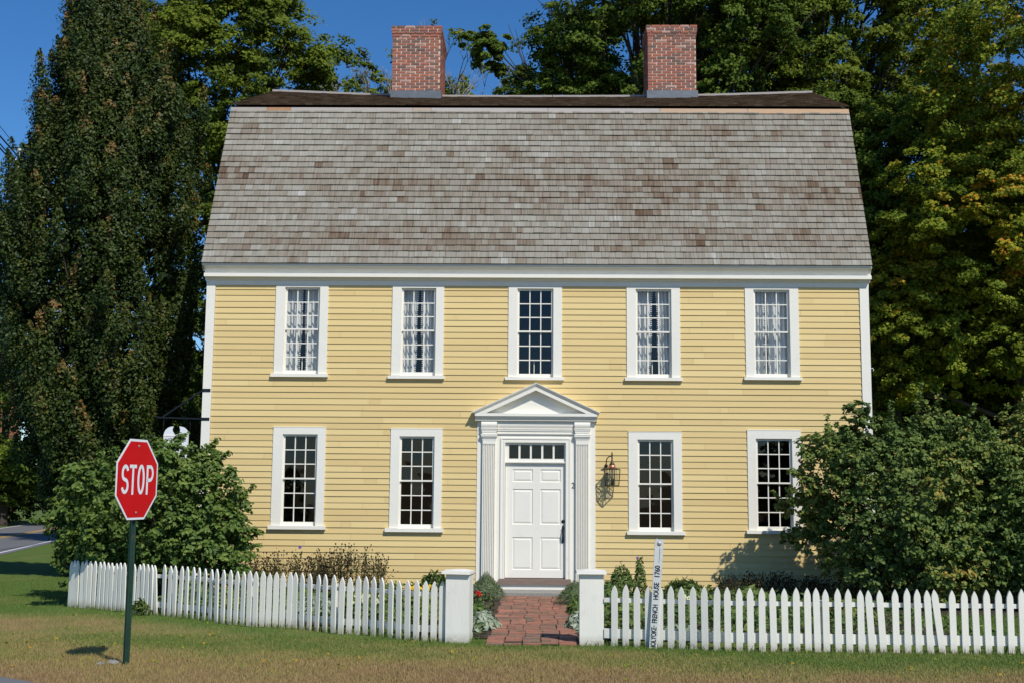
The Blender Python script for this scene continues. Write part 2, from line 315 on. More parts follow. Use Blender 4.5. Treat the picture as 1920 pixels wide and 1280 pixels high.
# side road behind the big tree at the left
def road_strip(name, offs, mat, dz, parent=None, step=3.):
    mb = MB(); pts = []
    for i in range(60):
        y = -20+i*step; cx = -21.3-.205*(y-20); pts.append((cx, y))
    for a, b in zip(pts[:-1], pts[1:]):
        mb.face([(a[0]+offs[0], a[1], ground_z(a[1])+dz), (a[0]+offs[1], a[1], ground_z(a[1])+dz), (b[0]+offs[1], b[1], ground_z(b[1])+dz), (b[0]+offs[0], b[1], ground_z(b[1])+dz)])
    return tag(mb.build(name, mat), kind='structure')
road_strip('side_road', (-2.9, 3.1), M['asphalt'], .008)
road_strip('yellow_centre_line', (-.20, -.08), M['lineyellow'], .012); road_strip('yellow_centre_line', (.06, .18), M['lineyellow'], .012)
road_strip('white_edge_line', (-2.7, -2.58), M['linewhite'], .012); road_strip('white_edge_line', (2.7, 2.82), M['linewhite'], .012)
# garden soil
mb = MB()
def soil_rect(x0, x1, y0, y1):
    for y in np.arange(y0, y1, .3):
        mb.face([(x0, y, ground_z(y)+.012), (x1, y, ground_z(y)+.012), (x1, min(y+.3, y1), ground_z(min(y+.3, y1))+.012), (x0, min(y+.3, y1), ground_z(min(y+.3, y1))+.012)])
soil_rect(-1.15, 5.6, -7.3, -.02); soil_rect(-6.3, -1.15, -4.2, -.02); soil_rect(-3.4, -1.15, -6.0, -4.2); soil_rect(5.6, 9.5, -3.6, -.02)
tag(mb.build('garden_bed_soil', M['soil']), kind='structure')
# brick path
mb = MB()
for y in np.arange(-7.9, -.75, .3):
    mb.face([(-.55, y, ground_z(y)+.018), (.56, y, ground_z(y)+.018), (.56, y+.3, ground_z(y+.3)+.018), (-.55, y+.3, ground_z(y+.3)+.018)])
tag(mb.build('path_bed', M['soil']), kind='structure')
mb = MB(); y = -7.92; row = 0
while y < -.78:
    big = (row//7) % 2
    for c in range(5):
        x = -.55 + c*.218 + (.03 if big else 0) + random.uniform(-.008, .008)
        halves = [(x, x+.203)] if random.random() < .55 else [(x, x+.099), (x+.104, x+.203)]
        for a, b in halves:
            if b > .6: continue
            if row < 3 and random.random() < .3-.1*row: continue
            z = ground_z(y)+.024+random.uniform(0, .014); t = min(1, max(0, random.gauss(.5, .22)))
            dy = random.uniform(-.006, .006); tl = [random.uniform(-.004, .004) for _ in range(4)]
            mb.hexa([(a, y+dy, z-.05), (b, y+dy, z-.05), (b, y+dy+.097, z-.05), (a, y+dy+.097, z-.05), (a, y+dy, z+tl[0]), (b, y+dy, z+tl[1]), (b, y+dy+.097, z+tl[2]), (a, y+dy+.097, z+tl[3])], t)
    y += .105; row += 1
tag(mb.build('path', M['pathbrick']), kind='structure')

# ================================================================== HOUSE
house = thing('colonial_house', 'yellow clapboard colonial house with gambrel shingle roof and two brick chimneys', 'house', (0, 0, -.09))
XL, XR = -6.27, 6.32
#       xl     xr     zt    zs    zb    sxl    sxr    oxl    oxr    ozt
WIN = [(-4.937, -3.933, 5.645, 3.964, 3.898, -4.987, -3.898, -4.763, -4.091, 5.61, 'U'),
       (-2.706, -1.721, 5.645, 3.942, 3.876, -2.765, -1.693, -2.533, -1.873, 5.605, 'U'),
       (-.493, .521, 5.645, 3.925, 3.866, -.548, .564, -.325, .36, 5.605, 'U'),
       (1.748, 2.758, 5.645, 3.931, 3.865, 1.708, 2.789, 1.92, 2.595, 5.605, 'U'),
       (3.986, 4.995, 5.645, 3.952, 3.892, 3.947, 5.029, 4.149, 4.827, 5.605, 'U'),
       (-4.901, -3.912, 2.959, 1.12, 1.051, -4.945, -3.867, -4.72, -4.063, 2.819, 'L'),
       (-2.684, -1.715, 2.944, 1.092, 1.02, -2.76, -1.676, -2.519, -1.859, 2.795, 'L'),
       (1.771, 2.764, 2.912, 1.071, 1.006, 1.738, 2.813, 1.94, 2.61, 2.766, 'L'),
       (3.987, 4.986, 2.962, 1.106, 1.043, 3.945, 4.994, 4.145, 4.818, 2.798, 'L')]
OPEN = [(w_[7]-.015, w_[8]+.015, w_[3]-.01, w_[9]+.015) for w_ in WIN] + [(-.60, .68, -.3, 2.72)]
# sheathing (with the holes) + clapboards
def cells(x0, x1, z0, z1, opens):
    xs = sorted({x0, x1, *[o[0] for o in opens], *[o[1] for o in opens]}); zs = sorted({z0, z1, *[max(z0, o[2]) for o in opens], *[o[3] for o in opens]})
    for a, b in zip(xs[:-1], xs[1:]):
        for c, d in zip(zs[:-1], zs[1:]):
            mx, mz = (a+b)/2, (c+d)/2
            if not any(o[0] < mx < o[1] and o[2] < mz < o[3] for o in opens): yield a, b, c, d
mb = MB()
for a, b, c, d in cells(XL, XR, -.2, 5.98, OPEN):
    mb.face([(a, 0, c), (b, 0, c), (b, 0, d), (a, 0, d)])
eL, eR = Vector((-6.335, -.22, 6.03)), Vector((6.345, -.22, 6.03))
bL, bR = Vector((-6.335, 1.49, 9.65)), Vector((6.345, 1.08, 9.495))
rL, rR = Vector((-6.30, 4.98, 11.20)), Vector((6.345, 4.02, 10.86))
for X in (XL, XR):   # gable ends and back
    pl = [(0, -.2), (9.0, -.2), (9.0, 6.0), (7.65, 9.4), (4.4, 10.85), (1.35, 9.45), (.02, 6.0)]
    mb.face([(X, p[0], p[1]) for p in pl])
mb.face([(XL, 9, -.2), (XR, 9, -.2), (XR, 9, 6), (XL, 9, 6)])
mb.build('wall', M['yellow'], house)
def course_piece(mb, x0, x1, za, zb, z0, z1, tint, thick=.020):
    def yy(z): return -.003-(thick-.003)*(z1-z)/(z1-z0)
    mb.add([(x0, yy(za), za), (x1, yy(za), za), (x1, yy(zb), zb), (x0, yy(zb), zb), (x0, 0, za), (x1, 0, za)],
           [(0, 1, 2, 3), (4, 5, 1, 0)], tint)
mb = MB(); NC = 50; zz = [-.05+(5.68+.05)*i/NC+random.uniform(-.003, .003) for i in range(NC+1)]
for i in range(NC):
    z0, z1 = zz[i], zz[i+1]+.001
    cuts = sorted([random.uniform(-6, 6) for _ in range(4)])
    xs = [-6.10]+[c for c in cuts if -6 < c < 6.1]+[6.145]; segs = []
    th = .017+random.uniform(-.003, .002)
    for a, b in zip(xs[:-1], xs[1:]): segs.append((a, b-.003, random.uniform(.15, .85)))
    for a, b, t in segs:
        opn = [o for o in OPEN if o[2] < z1 and o[3] > z0 and o[0] < b and o[1] > a]
        pts = sorted({a, b, *[min(b, max(a, o[0])) for o in opn], *[min(b, max(a, o[1])) for o in opn]})
        for c, d in zip(pts[:-1], pts[1:]):
            if d-c < 1e-4: continue
            inn = [o for o in opn if o[0]-1e-6 <= c and d <= o[1]+1e-6]
            if not inn: course_piece(mb, c, d, z0, z1, z0, z1, t, th); continue
            o = inn[0]
            if o[2] > z0: course_piece(mb, c, d, z0, min(z1, o[2]), z0, z1, t, th)
            if o[3] < z1: course_piece(mb, c, d, max(z0, o[3]), z1, z0, z1, t, th)
mb.build('clapboard_siding', M['yellow'], house)
for a, b in ((-6.27, -6.105), (6.15, 6.32)):
    mb = MB(); mb.box(a, b, -.032, .0, -.15, 5.646)
    s = a if a < 0 else b
    mb.box(s-.001 if a < 0 else s, s if a < 0 else s+.001, -.031, .15, -.15, 5.646)
    mb.build('corner_board', M['white'], house)
# rooms behind the windows
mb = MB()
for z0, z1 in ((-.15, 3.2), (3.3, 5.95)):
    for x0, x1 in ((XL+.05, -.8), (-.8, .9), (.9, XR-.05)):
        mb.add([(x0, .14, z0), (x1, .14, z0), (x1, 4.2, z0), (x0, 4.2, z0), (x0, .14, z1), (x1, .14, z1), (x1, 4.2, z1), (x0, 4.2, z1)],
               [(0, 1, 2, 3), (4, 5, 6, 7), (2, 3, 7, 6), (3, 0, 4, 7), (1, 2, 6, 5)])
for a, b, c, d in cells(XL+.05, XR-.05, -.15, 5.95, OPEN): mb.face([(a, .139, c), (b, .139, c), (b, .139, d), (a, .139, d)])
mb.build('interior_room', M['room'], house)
# cornice
def prof_x(mb, prof, x0, x1, tint=.5, ret=0.):
    n = len(prof)
    V = [(x0, p[0], p[1]) for p in prof]+[(x1, p[0], p[1]) for p in prof]
    mb.add(V, [(i, i+1, n+i+1, n+i) for i in range(n-1)]+[tuple(range(n))[::-1], tuple(range(n, 2*n))], tint)
mb = MB()
prof = [(0, 6.0), (-.205, 6.0), (-.205, 5.99), (-.17, 5.975), (-.14, 5.95), (-.112, 5.92), (-.098, 5.885), (-.098, 5.864), (-.155, 5.858), (-.155, 5.79), (-.10, 5.788), (-.055, 5.784), (-.05, 5.76), (-.033, 5.735), (0, 5.735)]
prof_x(mb, prof, -6.30, 6.35); mb.box(-6.33, 6.34, -.214, .02, 6.003, 6.028); mb.build('cornice', M['white'], house)
mb = MB(); mb.box(-6.275, 6.325, -.031, 0, 5.648, 5.734); mb.build('frieze_board', M['white'], house)
# ---------------- roof
def roof_surface(mb, aL, aR, cL, cR, n, wmin, wmax, th, tintf, sag=lambda u, t: 0., over=.35, gap=.004, jit=.08):
    for i in range(n):
        t0, t1 = i/n, min(1, (i+1+over)/n) if i < n-1 else 1
        u = 0.; L = (aR-aL).length
        rowj = random.uniform(-.1, .1)/n*.4
        while u < 1:
            du = random.uniform(wmin, wmax)/L; u1 = min(1, u+du)
            if 1-u1 < .05/L: u1 = 1
            def P(uu, tt):
                p = aL.lerp(aR, uu).lerp(cL.lerp(cR, uu), tt); p.z += sag(uu, tt); return p
            nn = (P(u1, t0)-P(u, t0)).cross(P(u, t1)-P(u, t0)).normalized()
            j = random.uniform(-jit, jit)/n+rowj if i else 0; lift = th*random.uniform(.85, 1.15)
            g_ = gap/L
            p = [P(u+g_/2, t0+j), P(u1-g_/2, t0+j), P(u1-g_/2, t1), P(u+g_/2, t1)]
            q = [p[0]+nn*lift*1.3, p[1]+nn*lift*1.3, p[2]+nn*lift*.25, p[3]+nn*lift*.25]
            mb.add([*p, *q], [(4, 5, 6, 7), (0, 1, 5, 4), (1, 2, 6, 5), (3, 0, 4, 7)], tintf(u, i/n))
            u = u1
grid = RNG.random((28, 40))
rowv = RNG.random(28)
def tint_low(u, t):
    r = min(27, int(t*27+.5)); x = u*38; i = int(x); f_ = x-i
    gfield = grid[r, i]*(1-f_)+grid[r, min(39, i+1)]*f_
    band = math.exp(-((t-.48+.10*(u-.5))/.13)**2)*.22*(.6+.6*math.sin(u*9+2)**2)+math.exp(-((t-.13)/.07)**2)*.14*(.3+math.sin(u*6)**2)+.05*math.sin(u*17+t*9)*math.sin(u*7-t*13)
    base = .68-.20*gfield-band*.8+.12*math.sin(u*5+1)*(t-.3)+(rowv[r]-.5)*.10
    v = random.gauss(base, .075)
    if random.random() < .02+.6*band: v -= .18
    if random.random() < .05: v += .13
    return min(.98, max(.05, v))
roof = MB(); roof_surface(roof, eL, eR, bL, bR, 27, .09, .23, .027, tint_low, jit=.02)
lowroof = roof.build('roof_shingles', M['shingle'], house)
def sagf(u, t): return -(.15*math.sin(math.pi*u)**1.3+.02*math.sin(9*u))*t
def T(u, t):
    p = bL.lerp(bR, u).lerp(rL.lerp(rR, u), t); p.z += sagf(u, t); return p
mb = MB()
off = Vector((0, -.05, .05))
roof_surface(mb, bL+off, bR+off, rL, rR, 22, .1, .2, .022, lambda u, t: min(1, max(0, random.gauss(.45, .2))), sagf)
mb.build('upper_roof_shingles', M['darkshingle'], house)
# sheets under the shingles, back slopes
mb = MB(); N_ = 24
for i in range(N_):
    a, b = i/N_, (i+1)/N_
    mb.face([eL.lerp(eR, a), eL.lerp(eR, b), bL.lerp(bR, b), bL.lerp(bR, a)])
    mb.face([bL.lerp(bR, a), bL.lerp(bR, b), T(b, 1), T(a, 1)])
    k = Vector((0, 3.25, -1.35)); k2 = Vector((0, 4.5, -4.9))
    mb.face([T(a, 1), T(b, 1), T(b, 1)+k, T(a, 1)+k]); mb.face([T(a, 1)+k, T(b, 1)+k, T(b, 1)+k2, T(a, 1)+k2])
mb.build('roof_deck', M['darkshingle'], house)
# board along the break of the roof
pieces = [(0, .06, .62), (.06, .10, .12), (.10, .30, .74), (.30, .33, .5), (.33, .52, .85), (.52, .70, .8), (.70, .84, .42), (.84, 1, .34)]
for a, b, t in pieces:
    mb = MB(); p0, p1 = bL.lerp(bR, a), bL.lerp(bR, b-.0006)
    d = Vector((0, -.045, -.03)); q = Vector((0, -.075, -.115))
    w1, w2 = Vector((0, -.02, .012)), Vector((0, .06, .03))
    mb.add([p0+w1+d*.4, p1+w1+d*.4, p1+q, p0+q, p0+w2, p1+w2, p0+q+Vector((0, .03, .0)), p1+q+Vector((0, .03, 0))], [(3, 2, 1, 0), (0, 1, 5, 4), (6, 7, 2, 3)], t)
    mb.build('roof_edge_board', M['trimwood'], house, {.12: 'rust stained board at the break of the roof', .42: 'new orange-brown board at the break of the roof', .34: 'new orange-brown board at the break of the roof'}.get(t))
# ridge boards
for a, b in ((0, .195), (.195, .53), (.53, .71), (.71, 1)):
    mb = MB(); n = 8
    for i in range(n):
        u0, u1 = a+(b-a-.001)*i/n, a+(b-a-.001)*(i+1)/n; p0, p1 = T(u0, 1), T(u1, 1)
        V = []
        for p in (p0, p1): V += [p+Vector((0, -.03, .0)), p+Vector((0, -.03, .055)), p+Vector((0, .14, .045)), p+Vector((0, .14, -.04))]
        mb.add(V, [(0, 4, 5, 1), (1, 5, 6, 2), (0, 1, 2, 3), (4, 7, 6, 5)], .8)
    mb.build('ridge_board', M['trimwood'], house)
# rake boards
for s, A, B_, Cc in ((-1, eL, bL, rL), (1, eR, bR, rR)):
    mb = MB()
    for p, q in ((A, B_), (B_, Cc)):
        dn = Vector((0, .12, -.13)) if p is A else Vector((0, .02, -.2)); o1 = Vector((-s*.002, 0, 0)); o2 = Vector((-s*.05, 0, 0))
        mb.add([p+o1, q+o1, q+o1+dn, p+o1+dn, p+o2, q+o2, q+o2+dn, p+o2+dn], [(0, 1, 2, 3), (4, 5, 6, 7), (2, 3, 7, 6)])
    mb.build('rake_board', M['white'], house)
# chimneys
def chimney(x0, x1, y0, y1, z0, zf, z1, seed, label):
    rnd = random.Random(seed); h = .0676; n = int(round((z1-zf)/h)); mb = MB()
    for c in range(n):
        k = n-1-c; e = .03 if k < 2 else (.018 if k < 3 else (.010 if k < 4 else 0))
        z = zf+c*h; a0, a1, b0, b1 = x0-e, x1+e, y0-e, y1+e
        stain = .3*math.exp(-((c-n*.72)/5)**2)
        def runs(L):
            q = 0 if c % 2 else -.10*(1 if L > .4 else 1); out = []
            while q < L-1e-3:
                out.append((max(0, q), min(L, q+.205*rnd.uniform(.97, 1.03)))); q += .2175
            return [(a+.0055, b-.0055) for a, b in out if b-a > .035]
        def tn(): 
            v = rnd.gauss(.58, .17)
            if rnd.random() < .2+stain: v = rnd.uniform(.0, .3)
            if rnd.random() < .04: v = .98
            return min(1, max(0, v))
        hz = h-.020
        for a, b in runs(a1-a0): 
            pr = rnd.uniform(0, .004)
            mb.box(a0+a, a0+b, b0-pr, b0+.06, z, z+hz, tn())
            mb.box(a0+a, a0+b, b1-.06, b1, z, z+hz, tn())
        for a, b in runs(b1-b0-.14):
            mb.box(a0-.002, a0+.06, b0+.07+a, b0+.07+b, z, z+hz, tn()); mb.box(a1-.06, a1+.002, b0+.07+a, b0+.07+b, z, z+hz, tn())
    ch = mb.build('chimney', M['brick'], house, label)
    mb = MB(); mb.box(x0+.008, x1-.008, y0+.008, y1-.008, z0, z1-.012); mb.box(x0-.018, x1+.018, y0-.018, y1+.018, z1-2*h, z1-.016)
    mb.build('mortar', M['mortar'], ch)
    mb = MB(); mb.box(x0-.022, x1+.03, y0-.022, y1+.02, z0, zf-.012)
    mb.box(x0-.03, x1+.05, y0-.10, y0-.02, z0+.05, z0+.43); mb.build('lead_flashing', M['lead'], ch)
chimney(-3.31, -2.20, 3.9, 5.45, 10.2, 10.87, 12.40, 3, 'wide brick chimney with white mortar, nearer the left gable')
chimney(2.55, 3.655, 3.75, 4.8, 10.2, 10.83, 12.36, 8, 'brick chimney with grey stains, nearer the right gable')

# ---------------- windows
def window(i, W):
    xl, xr, zt, zs, zb, sxl, sxr, oxl, oxr, ozt, kind = W
    cx = (oxl+oxr)/2
    mb = MB(); yf = -.029
    mb.box(xl, oxl, yf, -.001, zs, zt); mb.box(oxr, xr, yf, -.001, zs, zt); mb.box(oxl, oxr, yf, -.001, ozt, zt)
    if kind == 'L': mb.box(xl-.004, xr+.004, yf-.004, -.001, zt-.012, zt+.003)
    mb.box(oxl-.03, oxl, .0, .139, zs-.02, ozt+.03); mb.box(oxr, oxr+.03, .0, .139, zs-.02, ozt+.03); mb.box(oxl, oxr, .0, .139, ozt, ozt+.03); mb.box(oxl, oxr, .0, .139, zs-.03, zs)
    mb.box(oxl, oxl+.012, .0, .022, zs, ozt); mb.box(oxr-.012, oxr, .0, .022, zs, ozt); mb.box(oxl+.012, oxr-.012, .0, .022, ozt-.012, ozt)
    wn = mb.build('window', M['white'], house, None)
    mb = MB(); mb.hexa([(sxl, -.07, zb), (sxr, -.07, zb), (sxr, 0, zb), (sxl, 0, zb), (sxl, -.07, zs-.006), (sxr, -.07, zs-.006), (sxr, 0, zs-.001), (sxl, 0, zs-.001)])
    mb.build('sill', M['white'], wn)
    zm = zs+(ozt-zs)*.505; panes = MB()
    def sash(x0, x1, z0, z1, y0, y1, br, tr):
        mb = MB(); st = .034
        mb.box(x0, x0+st, y0, y1, z0, z1); mb.box(x1-st, x1, y0, y1, z0, z1); mb.box(x0+st, x1-st, y0, y1, z0, z0+br); mb.box(x0+st, x1-st, y0, y1, z1-tr, z1)
        gx0, gx1, gz0, gz1 = x0+st, x1-st, z0+br, z1-tr; m = .019
        pw = (gx1-gx0-2*m)/3; ph = (gz1-gz0-2*m)/3
        for k in (1, 2):
            xa = gx0+k*pw+(k-1)*m; mb.box(xa, xa+m, y0+.003, y1-.004, gz0, gz1)
            for j in range(3):
                xb = gx0+j*(pw+m); za = gz0+k*ph+(k-1)*m; mb.box(xb, xb+pw, y0+.003, y1-.004, za, za+m)
        mb.build('sash', M['white'], wn)
        for a in range(3):
            for b in range(3):
                xa, za = gx0+a*(pw+m), gz0+b*(ph+m); t1, t2 = random.uniform(-.0025, .0025), random.uniform(-.0025, .0025)
                yc = (y0+y1)/2
                panes.face([(xa-.003, yc+t1, za-.003), (xa+pw+.003, yc-t1, za-.003), (xa+pw+.003, yc-t1+t2, za+ph+.003), (xa-.003, yc+t1+t2, za+ph+.003)])
    sash(oxl+.006, oxr-.006, zm, ozt-.008, .022, .052, .030, .028)
    sash(oxl+.002, oxr-.002, zs, zm+.026, .056, .086, .068, .024)
    panes.build('glass', M['glass'], wn)
names = ['leftmost', 'second from left', 'middle', 'second from right', 'rightmost']
for i, W in enumerate(WIN): window(i, W)
def curtain(W, side, gap0, gap1, label, grp):
    xl, xr, zt, zs, zb, sxl, sxr, oxl, oxr, ozt, kind = W; cx = (oxl+oxr)/2
    z1, z0 = ozt+.02, zs-.02; nz, nx = 22, 34; mb = MB(); ph = random.uniform(0, 6); V = []
    ox = oxl-.03 if side < 0 else oxr+.03; fk = random.uniform(16, 27); fa = random.uniform(.018, .03)
    for j in range(nz+1):
        t = j/nz; z = z0+(z1-z0)*t; inner = cx+side*(gap0*(1-t)+gap1*t)+.008*math.sin(9*t+ph)
        for i in range(nx+1):
            s = i/nx; x = ox+(inner-ox)*s
            y = .175+fa*math.sin(s*fk+ph+.7*math.sin(3*t+ph))+.012*math.sin(s*fk*2.1+ph*2+t)
            V.append((x, y, z))
    F = [(j*(nx+1)+i, j*(nx+1)+i+1, (j+1)*(nx+1)+i+1, (j+1)*(nx+1)+i) for j in range(nz) for i in range(nx)]
    mb.add(V, F, .8, True)
    for j in range(44):
        t = j/44; z = z0+(z1-z0)*t; inner = cx+side*(gap0*(1-t)+gap1*t)+.008*math.sin(9*t+ph)
        mb.blob((inner-side*.012, .165, z), (.017, .008, .013), 1., 6, 3)
    o = mb.build('curtain', M['curtain'], None, label, loc=((ox+cx)/2, .17, z0)); tag(o, cat='curtain', group=grp)
cs = [(0, 'leftmost upstairs window', .075, .035), (1, 'second upstairs window from the left', .08, .045), (3, 'upstairs window right of the bare middle one', .10, .05), (4, 'rightmost upstairs window', .05, .025)]
for i, wtxt, g0, g1 in cs:
    sh = .03 if i == 3 else (-.08 if i == 4 else 0)
    for side, st in ((-1, 'left'), (1, 'right')):
        curtain(WIN[i], side, g0+side*sh, g1+side*sh, 'white lace curtain, %s half of %s' % (st, wtxt), 'white lace curtains upstairs')
for i, hx, txt in ((0, .0, 'white candle standing in the leftmost upstairs window'), (2, -.02, 'white candle in the bare middle upstairs window'), (3, -.02, 'white candle in the fourth upstairs window from the left'), (4, -.02, 'white candle in the rightmost upstairs window')):
    W = WIN[i]; cx = (W[7]+W[8])/2+hx; t = thing('window_candle', txt, 'candle', (cx, .118, W[3]), 'candles in upstairs windows')
    mb = MB(); mb.lathe([(.0, 0), (.018, 0), (.018, .012), (.012, .02), (.012, .03)], (cx, .118, W[3]), 10); mb.build('candle_holder', M['candle'], t)
    mb = MB(); mb.lathe([(.009, .03), (.009, .26), (.005, .27), (.004, .30), (.0, .31)], (cx, .118, W[3]), 10); mb.build('candle_stick', M['candle'], t)

# ---------------- front door and its surround
ds = MB()
ds.box(-1.06, -.62, -.022, -.001, -.06, 3.17); ds.box(.69, 1.152, -.022, -.001, -.06, 3.17); ds.box(-.62, .69, -.022, -.001, 2.78, 3.17)
for a, b, y0 in ((-.62, -.595, -.045), (-.595, -.56, -.036), (-.56, -.53, -.04)):
    ds.box(a, b, y0, -.001, .186, 2.78-(a+.62))
    a2, b2 = .69-(b+.62), .69-(a+.62); ds.box(a2, b2, y0, -.001, .186, 2.78-(a+.62))
for z0, z1, y0, e in ((2.755, 2.78, -.0451, 0), (2.72, 2.755, -.0361, .025), (2.693, 2.72, -.0401, .06)):
    ds.box(-.62+e+.025 if e else -.595, .69-e-.025 if e else .665, y0, -.001, z0, z1-.0005)
ds.box(-.56, -.53, .0, .08, .19, 2.693); ds.box(.60, .63, .0, .08, .19, 2.693); ds.box(-.53, .60, .0, .08, 2.693, 2.72)
door_s = ds.build('door_surround', M['white'], house)
for x0, x1 in ((-.955, -.715), (.787, 1.027)):
    mb = MB(); mb.box(x0, x1, -.056, -.0225, -.05, 2.74)
    mb.box(x0-.012, x1+.012, -.075, -.0565, -.05, .14)
    nf = 7; wv = (x1-x0)/(2*nf+1)
    for k in range(nf+1):
        mb.box(x0+2*k*wv, x0+2*k*wv+wv*.8, -.078, -.0562, .145, 2.655)
    mb.box(x0, x1, -.078, -.0562, 2.66, 2.735)
    pi_ = mb.build('pilaster', M['white'], door_s)
    mb = MB(); m_ = (x0+x1)/2; hw = (x1-x0)/2
    for z0, z1, e, y0 in ((2.74, 2.757, .008, -.08), (2.757, 2.775, .0, -.072), (2.775, 2.80, .014, -.088), (2.80, 2.83, .030, -.103), (2.83, 2.85, .036, -.108), (2.85, 2.875, .01, -.082), (2.876, 2.91, .018, -.09), (2.911, 2.94, .026, -.096), (2.9405, 2.955, .034, -.104)):
        mb.box(m_-hw-e, m_+hw+e, y0, -.0225, z0, z1-.0006)
    n = 8; pr = [(-.0225, 2.956)]+[(-.088-.02*math.sin(math.pi*k/n), 2.956+.135*k/n) for k in range(n+1)]+[(-.0225, 3.092)]
    prof_x(mb, pr, m_-hw-.028, m_+hw+.028); mb.build('capital', M['white'], door_s)
mb = MB()
for z0, z1, y0 in ((2.85, 2.865, -.05), (2.866, 2.905, -.04), (2.906, 2.935, -.052), (2.936, 2.955, -.06)): mb.box(-.68, .75, y0, -.0225, z0, z1-.0006)
pr = [(-.0225, 2.956)]+[(-.045-.02*math.sin(math.pi*k/8), 2.956+.135*k/8) for k in range(9)]+[(-.0225, 3.092)]
prof_x(mb, pr, -.68, .75); mb.build('entablature', M['white'], door_s)
mb = MB()
prof_x(mb, [(0, 3.094), (-.11, 3.094), (-.115, 3.115), (-.13, 3.14), (-.145, 3.16), (-.145, 3.178), (-.165, 3.178), (-.165, 3.232), (0, 3.24)], -1.10, 1.185)
oA, oL, oR_ = (.036, 3.806), (-1.168, 3.248), (1.236, 3.255)
def chev(dz, y):   # three points of the raking line lowered by dz, at depth y
    k = dz/.459
    return [(oL[0]+k*.0, y, oL[1]-dz), (oA[0], y, oA[1]-dz), (oR_[0], y, oR_[1]-dz)]
def clipz(pts, z=3.233):
    (xa, y, za), (xb, _, zb), (xc, _, zc) = pts
    if za < z: xa = xa+(xb-xa)*(z-za)/(zb-za); za = z
    if zc < z: xc = xc+(xb-xc)*(z-zc)/(zb-zc); zc = z
    return [(xa, y, za), (xb, y, zb), (xc, y, zc)]
rows = [[(p[0], 0., p[2]+.004) for p in chev(0, 0)], chev(0, -.20), chev(.012, -.20), chev(.04, -.185), chev(.065, -.165), chev(.09, -.158), chev(.0901, -.165), chev(.142, -.165), chev(.1421, -.031)]
rows = [clipz(r) if i > 1 else r for i, r in enumerate(rows)]
V = [p for r in rows for p in r]
mb.add(V, [(3*i+j, 3*i+j+1, 3*i+4+j, 3*i+3+j) for i in range(len(rows)-1) for j in (0, 1)])
mb.add([(oL[0], 0, oL[1]), (oL[0], -.20, oL[1]), (-1.10, -.165, 3.233), (-1.10, 0, 3.18), (oR_[0], 0, oR_[1]), (oR_[0], -.20, oR_[1]), (1.185, -.165, 3.233), (1.185, 0, 3.18)], [(0, 1, 2, 3), (7, 6, 5, 4)])
mb.face([(-1.1, -.03, 3.2), (1.18, -.03, 3.2), (1.18, -.03, 3.26), (.036, -.03, 3.79), (-1.1, -.03, 3.26)])
mb.build('pediment', M['white'], door_s)
# door leaf
mb = MB(); y0, y1 = .03, .075
PX = [(-.392, -.012), (.128, .508)]; PZ = [(.344, .94), (1.177, 1.83), (1.96, 2.196)]
xs = [-.525, PX[0][0], PX[0][1], PX[1][0], PX[1][1], .597]; zs_ = [.20, PZ[0][0], PZ[0][1], PZ[1][0], PZ[1][1], PZ[2][0], PZ[2][1], 2.30]
for i in range(5):
    for j in range(7):
        a, b, c, d = xs[i], xs[i+1], zs_[j], zs_[j+1]
        if i in (1, 3) and j in (1, 3, 5):
            e = .014; mb.add([(a, y0, c), (b, y0, c), (b, y0, d), (a, y0, d), (a+e, y0+.016, c+e), (b-e, y0+.016, c+e), (b-e, y0+.016, d-e), (a+e, y0+.016, d-e),
                              (a+e+.035, y0+.004, c+e+.035), (b-e-.035, y0+.004, c+e+.035), (b-e-.035, y0+.004, d-e-.035), (a+e+.035, y0+.004, d-e-.035)],
                             [(0, 1, 5, 4), (1, 2, 6, 5), (2, 3, 7, 6), (3, 0, 4, 7), (4, 5, 9, 8), (5, 6, 10, 9), (6, 7, 11, 10), (7, 4, 8, 11), (8, 9, 10, 11)])
        else: mb.face([(a, y0, c), (b, y0, c), (b, y0, d), (a, y0, d)])
door = mb.build('door', M['white'], house)
mb = MB(); hx = .553
mb.lathe([(0, -.006), (.032, -.006), (.034, .0), (.02, .012), (0, .014)], (0, 0, 0), 14)
mb.v = [(hx+x, y0-z-.004, 1.235+y) for x, y, z in mb.v]
n0 = len(mb.v); mb.prism([(hx-.02+.0, 1.12), (hx-.012, 1.16), (hx, 1.175), (hx+.012, 1.16), (hx+.02, 1.12), (hx+.014, 1.0), (hx+.02, .86), (hx, .825), (hx-.02, .86), (hx-.014, 1.0)], 'y', y0-.008, y0)
mb.tube([(hx, y0-.01, 1.10), (hx, y0-.05, 1.085), (hx, y0-.062, 1.02), (hx, y0-.058, .94), (hx, y0-.04, .89), (hx, y0-.01, .875)], [.008, .010, .013, .012, .009, .008], 8)
mb.tube([(hx, y0-.01, 1.125), (hx, y0-.045, 1.14), (hx, y0-.055, 1.13)], [.006, .008, .012], 8)
mb.build('handle', M['black'], door)
